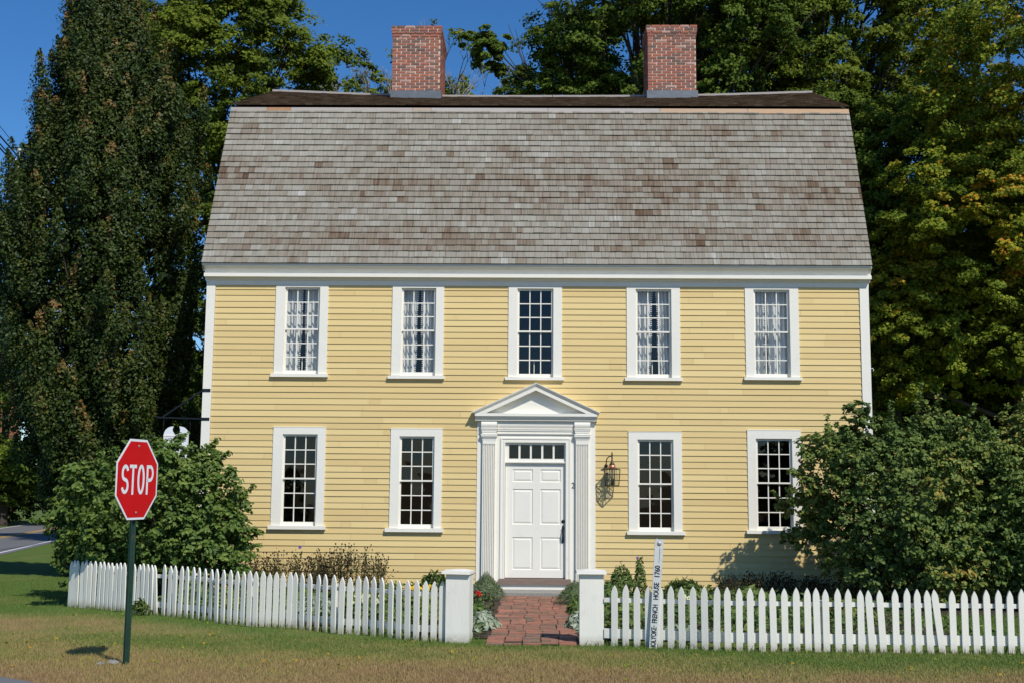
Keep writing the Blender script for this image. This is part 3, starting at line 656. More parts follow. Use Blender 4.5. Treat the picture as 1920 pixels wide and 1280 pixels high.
# transom
mb = MB(); mb.box(-.53, .60, -.022, .05, 2.315, 2.34); mb.box(-.53, .60, .004, .05, 2.30, 2.3145)
px = [(-.46, -.285), (-.247, -.07), (-.035, .142), (.18, .357), (.392, .57)]
xe = [-.53]+[v for p_ in px for v in p_]+[.60]
mb.box(-.53, .60, .012, .04, 2.341, 2.394); mb.box(-.53, .60, .012, .04, 2.653, 2.6925)
for k in range(0, 12, 2): mb.box(xe[k], xe[k+1], .012, .04, 2.3945, 2.6525)
tr = mb.build('transom_window', M['white'], house)
mb = MB()
for a, b in px: mb.face([(a-.003, .026, 2.39), (b+.003, .026+random.uniform(-.002, .002), 2.39), (b+.003, .026, 2.656), (a-.003, .026, 2.656)])
mb.build('glass', M['glass'], tr)
mb = MB(); mb.box(-.64, .70, -.135, .03, .085, .172); mb.box(-.61, .67, -.12, .03, .172, .186); mb.build('threshold', M['sill'], house)
mb = MB(); mb.box(-.61, .67, -.10, -.001, -.005, .0845); mb.build('riser_board', M['white'], house)
mb = MB(); mb.prism([(-.73, -.10), (-.725, -.012), (-.70, -.006), (-.02, -.006), (-.02, -.2), (-.73, -.2)], 'x', -.72, .80); mb.build('granite_doorstep', M['granite'], house)

def text_mesh(name, txt, size, mat, parent, M4, extrude=.002, bold=0., sx=1., loc=None, space=1., label=None):
    cu = bpy.data.curves.new(name, 'FONT'); cu.body = txt; cu.size = size; cu.extrude = extrude; cu.offset = bold
    cu.align_x = 'CENTER'; cu.align_y = 'CENTER'; cu.space_character = space
    ob = bpy.data.objects.new(name, cu); C.objects.link(ob); dg = bpy.context.evaluated_depsgraph_get(); dg.update()
    me = bpy.data.meshes.new_from_object(ob.evaluated_get(dg)); bpy.data.objects.remove(ob)
    off = wloc(parent)
    for v in me.vertices: v.co = M4 @ Vector((v.co.x*sx, v.co.y, v.co.z)) - off
    me.materials.clear(); me.materials.append(mat); me.name = name
    o = bpy.data.objects.new(name, me); C.objects.link(o); o.parent = parent
    if label: o['label'] = label
    return o
FR = Matrix(((1, 0, 0, 0), (0, 0, -1, 0), (0, 1, 0, 0), (0, 0, 0, 1)))   # text plane facing -Y
text_mesh('house_number', '2', .15, M['ironbrown'], house, Matrix.Translation((.737, -.026, 1.895)) @ FR, sx=.95)
mb = MB(); mb.tube([(6.321, -.01, 4.12), (6.35, -.01, 4.13), (6.375, -.01, 4.115), (6.378, -.01, 4.09), (6.36, -.01, 4.075)], .006, 6); mb.build('corner_hook', M['white'], house)

# ---------------- lantern
lx, ly = 1.452, -.20
lan = thing('wall_lantern', 'caged glass lantern with copper hood on yellow clapboards right of the door', 'lantern', (1.40, -.02, 2.25))
mb = MB(); mb.lathe([(0, 0), (.035, 0), (.03, .012), (0, .014)], (0, 0, 0), 12); mb.v = [(1.355+x, -.022-z, 2.27+y) for x, y, z in mb.v]
mb.tube([(1.355, -.03, 2.27), (1.35, -.10, 2.33), (1.36, -.16, 2.40), (1.395, -.195, 2.44), (1.44, -.20, 2.44), (lx, ly, 2.42)], [.010, .010, .010, .009, .009, .008], 7)
mb.tube([(1.355, -.03, 2.16), (1.36, -.10, 2.20), (1.38, -.13, 2.22)], .006, 6); mb.blob((1.365, -.05, 2.13), (.02, .02, .02)); mb.build('bracket', M['ironbrown'], lan)
mb = MB(); mb.lathe([(0, .315), (.010, .31), (.012, .28), (.018, .26), (.010, .235), (.016, .22), (.012, .17), (.022, .14), (.032, .115), (.05, .085), (.06, .075), (.02, .07), (0, .07)], (lx, ly, 2.21), 14); mb.build('finial', M['ironbrown'], lan)
mb = MB(); mb.lathe([(.03, .085), (.055, .07), (.066, .04), (.07, .0), (.0, .0)], (lx, ly, 2.215), 16); mb.build('hood', M['copper'], lan)
mb = MB(); mb.tube([(lx, ly, 1.91), (lx, ly, 2.05), (lx, ly, 2.06), (lx, ly, 2.215)], [.022, .022, .010, .010], 8); mb.build('lamp_holder', M['ironbrown'], lan)
mb = MB(); mb.lathe([(.03, .30), (.052, .22), (.055, .08), (.045, .0)], (lx, ly, 1.915), 14); mb.box(lx-.085, lx+.085, ly-.001, ly+.001, 1.93, 2.19); mb.build('lamp_glass', M['glass'], lan)
mb = MB(); top, bot = 2.205, 1.905; ht, hb = .128, .108
def cage(k, z): 
    a = math.pi/4*0+math.pi*2*k/4+.25; h = hb+(ht-hb)*(z-bot)/(top-bot); r = h*1.2; return Vector((lx+r*math.cos(a), ly+r*math.sin(a)*.9, z))
for k in range(4):
    mb.tube([cage(k, bot), cage(k, top)], .0095, 5)
    for z in (bot, top): mb.tube([cage(k, z), cage((k+1) % 4, z)], .0095, 5)
    for z in (bot+.10, bot+.2): mb.tube([cage(k, z), cage((k+1) % 4, z)], .004, 4)
    for s in (.33, .66): mb.tube([cage(k, bot).lerp(cage((k+1) % 4, bot), s), cage(k, top).lerp(cage((k+1) % 4, top), s)], .004, 4)
    mb.tube([cage(k, top), Vector((lx, ly, top+.03))], .006, 4)
mb.tube([cage(0, bot), cage(2, bot)], .004, 4); mb.tube([cage(1, bot), cage(3, bot)], .004, 4)
mb.build('cage', M['ironbrown'], lan)

# ---------------- corner sign and its bracket
br = thing('sign_bracket', 'black iron bar bracket strapped to the left corner of the house', 'bracket', (-6.27, -.02, 3.1))
mb = MB()
mb.box(-6.275, -6.12, -.040, -.033, 3.605, 3.665); mb.box(-6.275, -6.12, -.040, -.033, 3.065, 3.12)
mb.tube([(-6.27, -.03, 3.635), (-7.02, .0, 3.125)], .021, 4, smooth=False); mb.tube([(-6.26, -.02, 3.095), (-7.10, .0, 3.117), (-7.14, .0, 3.123)], .018, 4, smooth=False)
mb.tube([(-7.14, 0, 3.123), (-7.165, 0, 3.135), (-7.17, 0, 3.155)], [.014, .012, .009], 6)
mb.build('bracket_bars', M['black'], br)
hs_ = thing('hanging_sign', 'white shop-style sign with round notch hanging from the corner bracket', 'sign', (-6.75, 0, 3.1))
mb = MB(); cx0, hw = -6.745, .235
outl = []
for k in range(9): a = math.pi-(math.pi/2.25)*k/8; outl.append((cx0-.07+(-.165+.0)*0+math.cos(a)*.165, 2.785+math.sin(a)*.165))
outl.append((cx0-.052, 2.952))
for k in range(11): a = math.radians(135+270*k/10*.0)+0; 
for k in range(1, 12): a = math.radians(130+280*k/12); outl.append((cx0+math.cos(a)*.075, 2.885+math.sin(a)*.075))
outl.append((cx0+.052, 2.952))
for k in range(8, -1, -1): a = (math.pi/2.25)*k/8; outl.append((cx0+.07+math.cos(a)*.165, 2.785+math.sin(a)*.165))
left = [p for p in outl]
mb.prism([(cx0+hw, 2.785), (cx0+hw, 2.36), (cx0-hw, 2.36), (cx0-hw, 2.785)]+left[1:-1], 'y', -.012, .012)
mb.build('sign_board', M['signwhite'], hs_)
mb = MB(); mb.box(cx0-hw-.004, cx0+hw+.004, -.019, -.013, 2.765, 2.785); mb.box(cx0-hw, cx0-hw+.012, -.017, -.013, 2.37, 2.764); mb.box(cx0+hw-.012, cx0+hw, -.017, -.013, 2.37, 2.764); mb.build('sign_moulding', M['white'], hs_)
text_mesh('sign_lettering', 'HOLYOKE', .085, M['ironbrown'], hs_, Matrix.Translation((cx0, -.0145, 2.70)) @ FR)
for x in (cx0-hw-.02, cx0+hw+.025):
    mb = MB(); mb.tube([(x+(.01 if x < cx0 else -.01), 0, 3.10), (x, 0, 2.9), (x+(.015 if x < cx0 else -.015), 0, 2.72)], .004, 4); mb.build('hanging_chain', M['black'], hs_)
# ================================================================== FENCES
LP=[(-7.243,-3.46),(-7.174,-3.501),(-7.106,-3.543),(-7.01,-3.601),(-6.929,-3.65),(-6.848,-3.699),(-6.759,-3.754),(-6.663,-3.823),(-6.571,-3.89),(-6.488,-3.95),(-6.399,-4.014),(-6.314,-4.076),(-6.227,-4.138),(-6.141,-4.201),(-6.039,-4.275),(-5.946,-4.342),(-5.867,-4.399),(-5.77,-4.469),(-5.684,-4.531),(-5.599,-4.592),(-5.499,-4.664),(-5.354,-4.778),(-5.244,-4.864),(-5.152,-4.935),(-5.044,-5.02),(-4.927,-5.11),(-4.814,-5.198),(-4.693,-5.324),(-4.568,-5.461),(-4.446,-5.595),(-4.328,-5.723),(-4.217,-5.812),(-4.104,-5.896),(-3.999,-5.973),(-3.889,-6.054),(-3.784,-6.131),(-3.691,-6.171),(-3.595,-6.2),(-3.503,-6.23),(-3.402,-6.263),(-3.306,-6.293),(-3.208,-6.325),(-3.123,-6.352),(-3.011,-6.438),(-2.895,-6.535),(-2.781,-6.629),(-2.654,-6.743),(-2.53,-6.854),(-2.427,-6.896),(-2.318,-6.932),(-2.207,-6.968),(-2.099,-7.003),(-1.985,-7.104),(-1.868,-7.207),(-1.748,-7.312),(-1.635,-7.391),(-1.52,-7.471),(-1.407,-7.547),(-1.3,-7.572),(-1.193,-7.596),(-1.091,-7.619)]
RP=[(0.966,-7.92),(1.095,-7.956),(1.224,-7.993),(1.353,-8.029),(1.481,-8.065),(1.608,-8.102),(1.732,-8.154),(1.856,-8.205),(1.98,-8.258),(2.102,-8.314),(2.229,-8.327),(2.356,-8.342),(2.481,-8.356),(2.609,-8.37),(2.738,-8.374),(2.865,-8.378),(2.995,-8.382),(3.124,-8.386),(3.228,-8.39),(3.329,-8.393),(3.462,-8.397),(3.585,-8.401),(3.718,-8.405),(3.839,-8.409),(3.961,-8.413),(4.105,-8.418),(4.231,-8.422),(4.355,-8.426),(4.485,-8.43),(4.618,-8.435),(4.74,-8.439),(4.874,-8.435),(5.003,-8.431),(5.134,-8.428),(5.264,-8.424),(5.392,-8.421),(5.526,-8.417)]

def picket_mesh(h, w_=.074, th=.02):
    hw = w_/2; ol = [(-hw*.93, 0), (hw*.93, 0), (hw, .06), (hw, h-.105)]
    for k in range(1, 6): a = k/6; ol.append((hw*(1-a**1.7), h-.105+.105*(a**.9)))
    ol.append((0, h)); ol += [(-x, z) for x, z in ol[-2:3:-1]]+[(-hw, h-.105), (-hw, .06)]
    mb = MB(); mb.prism(ol, 'y', -th/2, th/2)
    o = mb.build('picket', M['fence']); me = o.data; bpy.data.objects.remove(o); return me
pm = [picket_mesh(.722), picket_mesh(.712), picket_mesh(.729)]
def fence(name, label, pts, lean, railz, loc):
    f = thing(name, label, 'fence', loc); off = Vector(loc)
    for i, (x, y) in enumerate(pts):
        a = pts[max(0, i-2)]; b = pts[min(len(pts)-1, i+2)]; ang = math.atan2(b[1]-a[1], b[0]-a[0])
        o = bpy.data.objects.new('picket', pm[random.choice([0, 0, 1, 2])]); C.objects.link(o); o.parent = f
        n = Vector((math.sin(ang), -math.cos(ang), 0))*.012
        o.location = Vector((x, y, ground_z(y)+random.uniform(-.004, .008)))+n-off
        o.rotation_euler = (random.gauss(0, .008), lean.get(i, random.gauss(0, .006)), ang+random.gauss(0, .03))
        if i in lean and abs(lean[i]) > .06: o['label'] = 'picket leaning sideways out of line'
    return f
def rail(f, pts, z0, z1, offn, th=.032):
    mb = MB()
    for a, b in zip(pts[:-1], pts[1:]):
        ang = math.atan2(b[1]-a[1], b[0]-a[0]); n = Vector((-math.sin(ang), math.cos(ang), 0))
        A = Vector((*a, ground_z(a[1]))); B = Vector((*b, ground_z(b[1])))
        c = [A+n*offn, B+n*offn, B+n*(offn+th), A+n*(offn+th)]
        mb.hexa([p+Vector((0, 0, z0)) for p in c]+[p+Vector((0, 0, z1)) for p in c])
    mb.build('rail', M['fence'], f)
def gate_post(f, x0, x1, y0, y1, rot, zt, capx, slope):
    cx, cy = (x0+x1)/2, (y0+y1)/2; z0 = -.06; hw = (x1-x0)/2; hd = (y1-y0)/2; Rm = Matrix.Rotation(rot, 4, 'Z')
    def tr(mb): mb.v = [tuple(Vector((cx, cy, 0)) + Rm @ Vector((x-cx, y-cy, z))) for x, y, z in mb.v]
    mb = MB()
    t = .022
    mb.box(cx-hw, cx+hw, cy-hd, cy-hd+t, z0, zt); mb.box(cx-hw, cx+hw, cy+hd-t, cy+hd, z0, zt)
    mb.box(cx-hw+.002, cx-hw+t, cy-hd+t, cy+hd-t, z0, zt-.001); mb.box(cx+hw-t, cx+hw-.002, cy-hd+t, cy+hd-t, z0, zt-.001)
    tr(mb); p = mb.build('gate_post', M['fence'], f)
    mb = MB(); e = .045
    mb.hexa([(capx[0], cy-hd-e, zt+.001), (capx[1], cy-hd-e, zt+.001+slope), (capx[1], cy+hd+e, zt+.001+slope), (capx[0], cy+hd+e, zt+.001),
             (capx[0]+.004, cy-hd-e+.004, zt+.034), (capx[1]-.004, cy-hd-e+.004, zt+.034+slope), (capx[1]-.004, cy+hd+e-.004, zt+.034+slope), (capx[0]+.004, cy+hd+e-.004, zt+.034)])
    mb.hexa([(capx[0]+.03, cy-hd-e+.03, zt+.0345+slope*.1), (capx[1]-.03, cy-hd-e+.03, zt+.0345+slope*.9), (capx[1]-.03, cy+hd+e-.03, zt+.0345+slope*.9), (capx[0]+.03, cy+hd+e-.03, zt+.0345+slope*.1),
             (cx-.05, cy-.05, zt+.05), (cx+.05, cy-.05, zt+.05), (cx+.05, cy+.05, zt+.05), (cx-.05, cy+.05, zt+.05)])
    tr(mb); mb.build('post_cap', M['fence'], p)
leanL = {20: -.10, 16: .02, 45: .03}
leanR = {9: .02, 23: -.045, 24: -.04, 28: -.03, 29: -.105}
fl = fence('picket_fence', 'white picket fence left of the gate, bending back to the corner by the stop sign', LP, leanL, None, (-4.0, -5.9, 0))
rail(fl, LP[::3]+[LP[-1], (-1.06, -7.62)], .535, .585, .012); rail(fl, LP[::3]+[LP[-1], (-1.06, -7.62)], .11, .19, .012)
gate_post(fl, -1.035, -.745, -7.72, -7.43, -.10, .815, (-1.085, -.735), -.004)
for i in (8, 21, 34, 46): 
    x, y = LP[i]; mb = MB(); mb.box(x+.05, x+.13, y+.09, y+.17, -.1, .60); mb.build('fence_post', M['fence'], fl)
RP2 = RP+[(RP[-1][0]+.13*k, RP[-1][1]+.002*k) for k in range(1, 22)]
fr_ = fence('picket_fence', 'white picket fence right of the gate with lilac shrubs behind it', RP2, leanR, None, (3.3, -8.39, 0))
rail(fr_, [(.84, -7.89)]+RP2[::5]+[RP2[-1]], .515, .565, .012); rail(fr_, [(.84, -7.89)]+RP2[::5]+[RP2[-1]], .10, .21, .012)
gate_post(fr_, .555, .842, -7.86, -7.58, 0, .838, (.515, .875), .0)
for i in (18, 40):
    x, y = RP2[i]; mb = MB(); mb.box(x+.0, x+.085, y+.06, y+.145, -.1, .60); mb.build('fence_post', M['fence'], fr_)

# ================================================================== STOP SIGN
SY = -10.53
sp = thing('stop_sign', 'red octagonal stop sign on a green steel post in the lawn', 'sign', (-3.915, -10.53, .13))
cz = 1.904; cxs, cys = -3.893, SY; nrm = R(79)
SM = Matrix.Translation((cxs, cys, cz)) @ Matrix.Scale(1.045, 4) @ Matrix.Rotation(nrm, 4, 'Z') @ FR    # local x right, y up, z towards the viewer
def octo(r): return [(r*math.cos(math.pi/8+k*math.pi/4)/math.cos(math.pi/8), r*math.sin(math.pi/8+k*math.pi/4)/math.cos(math.pi/8)) for k in range(8)]
def flat(poly, z0, z1): mb = MB(); mb.prism(poly, 'z', z0, z1); mb.v = [tuple(SM @ Vector(p)) for p in mb.v]; return mb
pl = flat(octo(.375), -.003, 0).build('sign_plate', M['signwhite'], sp)
flat(octo(.353), .0005, .002).build('red_face', M['red'], pl)
# STOP letters from outlines (tall condensed capitals)
def arc(cx, cy, rx, ry, a0, a1, n=10): return [(cx+rx*math.cos(R(a0+(a1-a0)*k/n)), cy+ry*math.sin(R(a0+(a1-a0)*k/n))) for k in range(n+1)]
def stroke(pts, w_, mb):
    P = [Vector((x, y, 0)) for x, y in pts]; V = []
    for i, p in enumerate(P):
        d = (P[min(i+1, len(P)-1)]-P[max(i-1, 0)]).normalized(); n = Vector((-d.y, d.x, 0))*w_/2; V += [p+n, p-n]
    z = Vector((0, 0, .0035)); mb.add([SM @ (v+z) for v in V], [(2*i, 2*i+1, 2*i+3, 2*i+2) for i in range(len(P)-1)])
H = .128; w_ = .034; LWs = .048
def letter(kind, cx):
    mb = MB()
    if kind == 'S':
        stroke(arc(cx, H/2-.008, LWs, H/2-.002, 20, 90)+arc(cx, H/2-.008, LWs, H/2-.002, 90, 235, 12)+[(cx+.012, -.008)]+arc(cx, -H/2+.004, LWs, H/2-.006, 55, -90, 12)+arc(cx, -H/2+.004, LWs, H/2-.006, -90, -165), w_, mb)
    if kind == 'T': stroke([(cx, -H-.015), (cx, H+.008)], w_, mb); stroke([(cx-.062, H-.008), (cx+.062, H-.008)], w_-.002, mb)
    if kind == 'O': stroke(arc(cx, 0, LWs, H-.004, 90, 450, 36), w_, mb)
    if kind == 'P': stroke([(cx-.045, -H-.015), (cx-.045, H+.008)], w_, mb); stroke([(cx-.045, H-.008), (cx+.01, H-.008)]+arc(cx+.005, H/2-.006, .05, H/2-.0, 90, -90)+[(cx-.045, -.006)], w_-.002, mb)
    mb.build('letter', M['signwhite'], pl)
for k_, x in zip('STOP', (-.222, -.085, .062, .222)): letter(k_, x)
for y in (.31, -.31):
    mb = MB(); mb.lathe([(0, .006), (.012, .005), (.012, 0)], (.0, y, .002), 10); mb.v = [tuple(SM @ Vector(p)) for p in mb.v]; mb.build('bolt', M['bolt'], pl)
mb = MB()   # U channel post
PM = Matrix.Translation((-3.915, SY+.015, 0)) @ Matrix.Rotation(nrm, 4, 'Z')
prf = [(-.045, .0), (-.028, .0), (-.018, .028), (.018, .028), (.028, .0), (.045, .0), (.045, .005), (.031, .005), (.022, .034), (-.022, .034), (-.031, .005), (-.045, .005)]
V0 = [Vector((PM @ Vector((x, y, 0))).to_tuple()) for x, y in prf]; n = len(prf); lean = Vector((.008, 0, 0))
mb.add([v+Vector((0, 0, .05)) for v in V0]+[v+lean+Vector((0, 0, 2.26)) for v in V0], [tuple(range(n))[::-1], tuple(range(n, 2*n))]+[(i, (i+1) % n, n+(i+1) % n, n+i) for i in range(n)])
mb.build('post', M['green'], sp)
for nm, lb, x, y, r, s in (('concrete_lump', 'grey lump of concrete beside the foot of the green stop sign post', -4.06, -10.48, (.06, .05, .03), 1), ('concrete_lump', 'small grey stone in the brown grass left of the stop sign post', -4.15, -10.57, (.045, .03, .018), 2)):
    mb = MB(); mb.blob((x, y, ground_z(y)+.015), r, .5, 9, 6); rr = random.Random(s)
    mb.v = [(a+rr.uniform(-.012, .012), b+rr.uniform(-.012, .012), c+rr.uniform(-.008, .008)) for a, b, c in mb.v]; mb.sm = [False]*len(mb.sm)
    tag(mb.build(nm, M['concrete'], None, lb, loc=(x, y, ground_z(y))), cat='stone')

# ================================================================== HOUSE NAME STAKE
st = thing('name_stake', 'leaning white wooden marker with black lettering HOLYOKE FRENCH HOUSE 1760', 'sign', (1.395, -8.10, 0))
ax = Vector((.083, .0, 1.262)).normalized(); rt = Vector((ax.z, 0, -ax.x)); KM = Matrix.Translation((1.395, -8.085, -.02)) @ Matrix.Scale(1.015, 4) @ Matrix(((rt.x, 0, ax.x, 0), (0, 1, 0, 0), (rt.z, 0, ax.z, 0), (0, 0, 0, 1)))
mb = MB(); ol = [(-.044, -.1), (.044, -.1), (.05, 1.2), (.049, 1.255), (.035, 1.272), (.0, 1.262), (-.03, 1.275), (-.048, 1.25), (-.048, 1.0), (-.05, .9)]
mb.prism(ol, 'y', -.022, -.0, M=KM); mb.build('board', M['stake'], st)
def ktext(txt, z, size, sxx): 
    M4 = KM @ Matrix.Translation((.0, -.0245, z)) @ FR @ Matrix.Rotation(math.pi/2+.01, 4, 'Z')
    text_mesh('lettering', txt, size, M['ink'], st, M4, .0015, .0012, sxx)
ktext('HOLYOKE', .150, .084, .64); ktext('·', .288, .09, .9); ktext('FRENCH', .425, .082, .68); ktext('HOUSE', .68, .082, .74); ktext('1760', .90, .082, .86)
mb = MB(); mb.blob((0, -.023, 1.215), (.026, .006, .026), .5, 10, 5); mb.v = [tuple(KM @ Vector(p)) for p in mb.v]; mb.build('knot_medallion', M['bolt'], st)
mb = MB(); mb.box(.008, .0125, -.0232, -.0222, 1.0, 1.17); mb.v = [tuple(KM @ Vector(p)) for p in mb.v]; mb.build('crack', M['ink'], st)

# ================================================================== PLANTS
def rnd_unit(n): return unit(RNG.normal(size=(n, 3)))
def blade_mesh(name, P, h, wid, leanv, tint, mat, parent=None, loc=None):
    n = len(P); a = RNG.uniform(0, 2*np.pi, n); S = np.stack([np.cos(a), np.sin(a), 0*a], 1)*wid.reshape(-1, 1)*.5
    Z = np.zeros((n, 3)); Z[:, 2] = h; tip = P+Z+leanv; mid = P+Z*.55+leanv*.3
    V = np.stack([P-S, P+S, mid+S*.7, tip, mid-S*.7], 1)
    return np_mesh(name, V.reshape(-1, 3), 5, [(0, 1, 2), (0, 2, 4), (4, 2, 3)], n, tint, mat, parent, loc)
GZ = np.vectorize(ground_z)
def lawn_blades(name, n, x0, x1, y0, y1, h0, h1, f, loc, label=None):
    x = RNG.uniform(x0, x1, n); y = RNG.uniform(y0, y1, n); keep = f(x, y); x, y = x[keep], y[keep]
    t = green_at(x, y)+RNG.normal(0, .15, len(x))
    P = np.stack([x, y, GZ(y)-.004], 1); h = RNG.uniform(h0, h1, len(x)); l = RNG.normal(0, .35, (len(x), 3))*h[:, None]; l[:, 2] = 0
    o = blade_mesh(name, P, h, RNG.uniform(.004, .008, len(x)), l, np.clip(t, 0, 1), M['blade'], None, loc); tag(o, label, None, None, 'stuff'); return o
fx = np.array([p[0] for p in LP]+[-.9, .7]+[p[0] for p in RP2]); fy = np.array([p[1] for p in LP]+[-7.6, -7.8]+[p[1] for p in RP2])
def outside(x, y): return (y < np.interp(x, fx, fy, left=99)+.04) & ~((np.abs(x) < .55) & (y > -7.85)) & (y > np.interp(x, [-6.5, -5.4, -4.75, -4.3, -3.4], [-11.1, -11.2, -11.34, -11.64, -11.93]))
lawn_blades('lawn_grass', 230000, -7.5, 6.8, -12.2, -7.2, .018, .045, outside, (0, -10, .1), 'mown grass, brown by the street and green by the fence')
lawn_blades('lawn_grass', 60000, -13, -3, -7.2, 3, .02, .05, outside, (-8, -3, 0), 'green mown grass left of the fence corner')
def edge_f(x, y): d = y-np.interp(x, fx, fy, left=99); return (np.abs(d) < .10) & ((np.abs(x) > .62))
lawn_blades('fence_foot_grass', 160000, -7.3, 7, -8.7, -3, .04, .10, edge_f, (0, -8, 0), 'longer grass growing at the foot of the white pickets')
lawn_blades('garden_lawn', 25000, 5.4, 10, -8.2, -3.4, .03, .07, lambda x, y: y > -8.2, (7, -6, 0), 'green grass behind the right fence')

n = 700; x = RNG.uniform(-7, 6.6, n); y = RNG.uniform(-11.4, -3.2, n); kp = outside(x, y); x, y = x[kp], y[kp]
P = np.stack([x, y, GZ(y)+.028], 1); N = RNG.normal(0, .35, P.shape)+np.array([0, 0, 1])
tag(leaf_mesh('fallen_leaves', P, N, RNG.uniform(.02, .05, len(x)), RNG.uniform(.3, 1., len(x)), M['maplefall'], None, .7, .1, True), 'small fallen leaves and broad weeds scattered over the front lawn', None, None, 'stuff')
def leafy(name, label, cat, x, y, r, h, n, ls, mat, group=None, ar=.5, up=.5, tint=(.5, .18), flowers=None, stems=0, stemmat='herb', shape='dome', vis_tip=None):
    z = ground_z(y); t = thing(name, label, cat, (x, y, z), group)
    a = RNG.uniform(0, 2*np.pi, n); rr = np.sqrt(RNG.uniform(0, 1, n)); e = RNG.uniform(0, 1, n)**.6
    prof_ = np.sqrt(np.maximum(0.02, 1-(e*.97)**2)) if shape == 'dome' else (1-.55*e)
    P = np.stack([x+r[0]*rr*prof_*np.cos(a), y+r[1]*rr*prof_*np.sin(a), z+.02+h*e*(.75+.25*RNG.uniform(0, 1, n))*(1-.35*rr**2)], 1)
    out = np.stack([np.cos(a)*rr, np.sin(a)*rr, np.full(n, up)], 1); N = out+RNG.normal(0, .45, (n, 3))
    T_ = np.stack([np.cos(a)*.8, np.sin(a)*.8, RNG.uniform(-.3, 1., n)], 1)+RNG.normal(0, .4, (n, 3))
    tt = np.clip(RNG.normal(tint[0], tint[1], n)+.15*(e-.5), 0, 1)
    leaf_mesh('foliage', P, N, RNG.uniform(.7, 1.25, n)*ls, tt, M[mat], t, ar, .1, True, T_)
    if stems:
        mb = MB()
        for k in range(stems):
            i = RNG.integers(n); p = P[i]; b = Vector((x+(p[0]-x)*.35, y+(p[1]-y)*.35, z)); mb.tube([b, b.lerp(Vector(p), .6)+Vector((0, 0, .03*h)), Vector(p)], [.004, .003, .002], 4, random.random())
        mb.build('stem', M[stemmat], t)
    if flowers:
        fm, fn, fs, fz = flowers; mb = MB()
        for k in range(fn):
            a_ = random.uniform(0, 6.28); q = math.sqrt(random.random())*.8
            c = (x+r[0]*q*math.cos(a_), y+r[1]*q*math.sin(a_), z+h*random.uniform(*fz))
            for m_ in range(5):
                b = m_*1.2566+a_; mb.blob((c[0]+fs*.5*math.cos(b), c[1]+fs*.2*math.sin(b), c[2]+fs*.5*math.sin(b)), (fs*.42, fs*.25, fs*.42), .5, 5, 3)
        mb.build('flower', M[fm], t)
    return t
def seedheads(label, x, y, rx, ry, h, n, seed, bush=True):
    z = ground_z(y); t = thing('seed_head_plant', label, 'plant', (x, y, z), 'clumps of dried seed heads by the wall'); mb = MB(); hb = MB(); rr = random.Random(seed); L_ = []
    for k in range(n):
        bx, by = x+rr.uniform(-rx, rx), y+rr.uniform(-ry, ry); hh = h*rr.uniform(.62, 1.05)*(1-.25*((bx-x)/rx)**2); dx, dy = rr.gauss(0, .07)+(bx-x)*.12, rr.gauss(0, .05)
        top = Vector((bx+dx, by+dy, z+hh)); mid = Vector((bx+dx*.3, by+dy*.3, z+hh*.55)); tn = rr.uniform(.35, .9)
        mb.tube([(bx, by, z), mid, top], [.0045, .0035, .002], 3, tn); s = rr.uniform(.010, .016); hb.blob(top, (s, s, s*1.25), rr.uniform(0, .25), 5, 4)
        for q in range(3):
            e = mid.lerp(top, rr.uniform(0, .7)); f = e+Vector((rr.gauss(0, .06), rr.gauss(0, .05), rr.uniform(.04, .12))); mb.tube([e, f], [.002, .0015], 3, tn); s = rr.uniform(.007, .013); hb.blob(f, (s, s, s*1.2), rr.uniform(0, .3), 5, 3)
            L_.append(e)
        for q in range(5): L_.append(Vector((bx, by, z)).lerp(mid, rr.uniform(.1, 1.2)))
    mb.build('stem', M['dry'], t); hb.build('seed_head', M['dry'], t)['kind'] = 'stuff'
    P = np.array([tuple(v) for v in L_]); P = np.repeat(P, 2, 0)+RNG.normal(0, .02, (len(P)*2, 3)); N = rnd_unit(len(P))
    leaf_mesh('foliage', P, N, RNG.uniform(.03, .07, len(P)), RNG.uniform(.3, .95, len(P)), M['dry'], t, .3, .1, True)
seedheads('tall thicket of dried brown seed heads under the leftmost lower window', -4.45, -1.15, .75, .35, .78, 130, 1)
seedheads('dried brown seed head clump left of the second lower window', -3.25, -1.1, .62, .35, .90, 150, 2)
seedheads('low dried seed heads in shade under the rightmost lower window', 4.2, -.9, .85, .3, .48, 150, 3)
seedheads('low dark seed heads at the foot of the right lilac', 5.5, -1.6, .6, .3, .5, 80, 4)
G = 'green perennials behind the picket fence'
leafy('bellflower', 'tall thin bellflower with one purple bloom under the leftmost lower window', 'plant', -4.2, -1.0, (.10, .08), .92, 60, .05, 'herb', None, .35, .3, flowers=('purplef', 1, .035, (.93, .94)), stems=8, shape='col')
leafy('bellflower', 'tall thin bellflower stalk without bloom near the left lilac', 'plant', -4.55, -1.0, (.09, .08), .95, 50, .045, 'herb', None, .35, .3, stems=7, shape='col')
leafy('phlox', 'tall bright green leafy plant right of the right gate post', 'plant', 1.52, -1.6, (.38, .3), .68, 800, .075, 'herb', None, .42, .4, (.62, .2), stems=30, shape='col')
leafy('phlox', 'pointed bright green stalk with a mauve bloom left of the white name stake', 'plant', 1.84, -1.5, (.17, .15), .88, 360, .07, 'herb', None, .4, .4, (.62, .2), stems=10, shape='col', flowers=('purplef', 1, .03, (.85, .86)))
leafy('santolina', 'feathery grey green bush left of the doorstep', 'bush', -.80, -1.55, (.36, .34), .50, 5200, .035, 'santolina', 'feathery bushes beside the doorstep', .16, .8, (.5, .25), stems=30)
leafy('santolina', 'feathery grey green bush right of the doorstep behind the gate post', 'bush', .70, -2.3, (.36, .55), .42, 5200, .035, 'santolina', 'feathery bushes beside the doorstep', .16, .8, (.45, .25), stems=30)
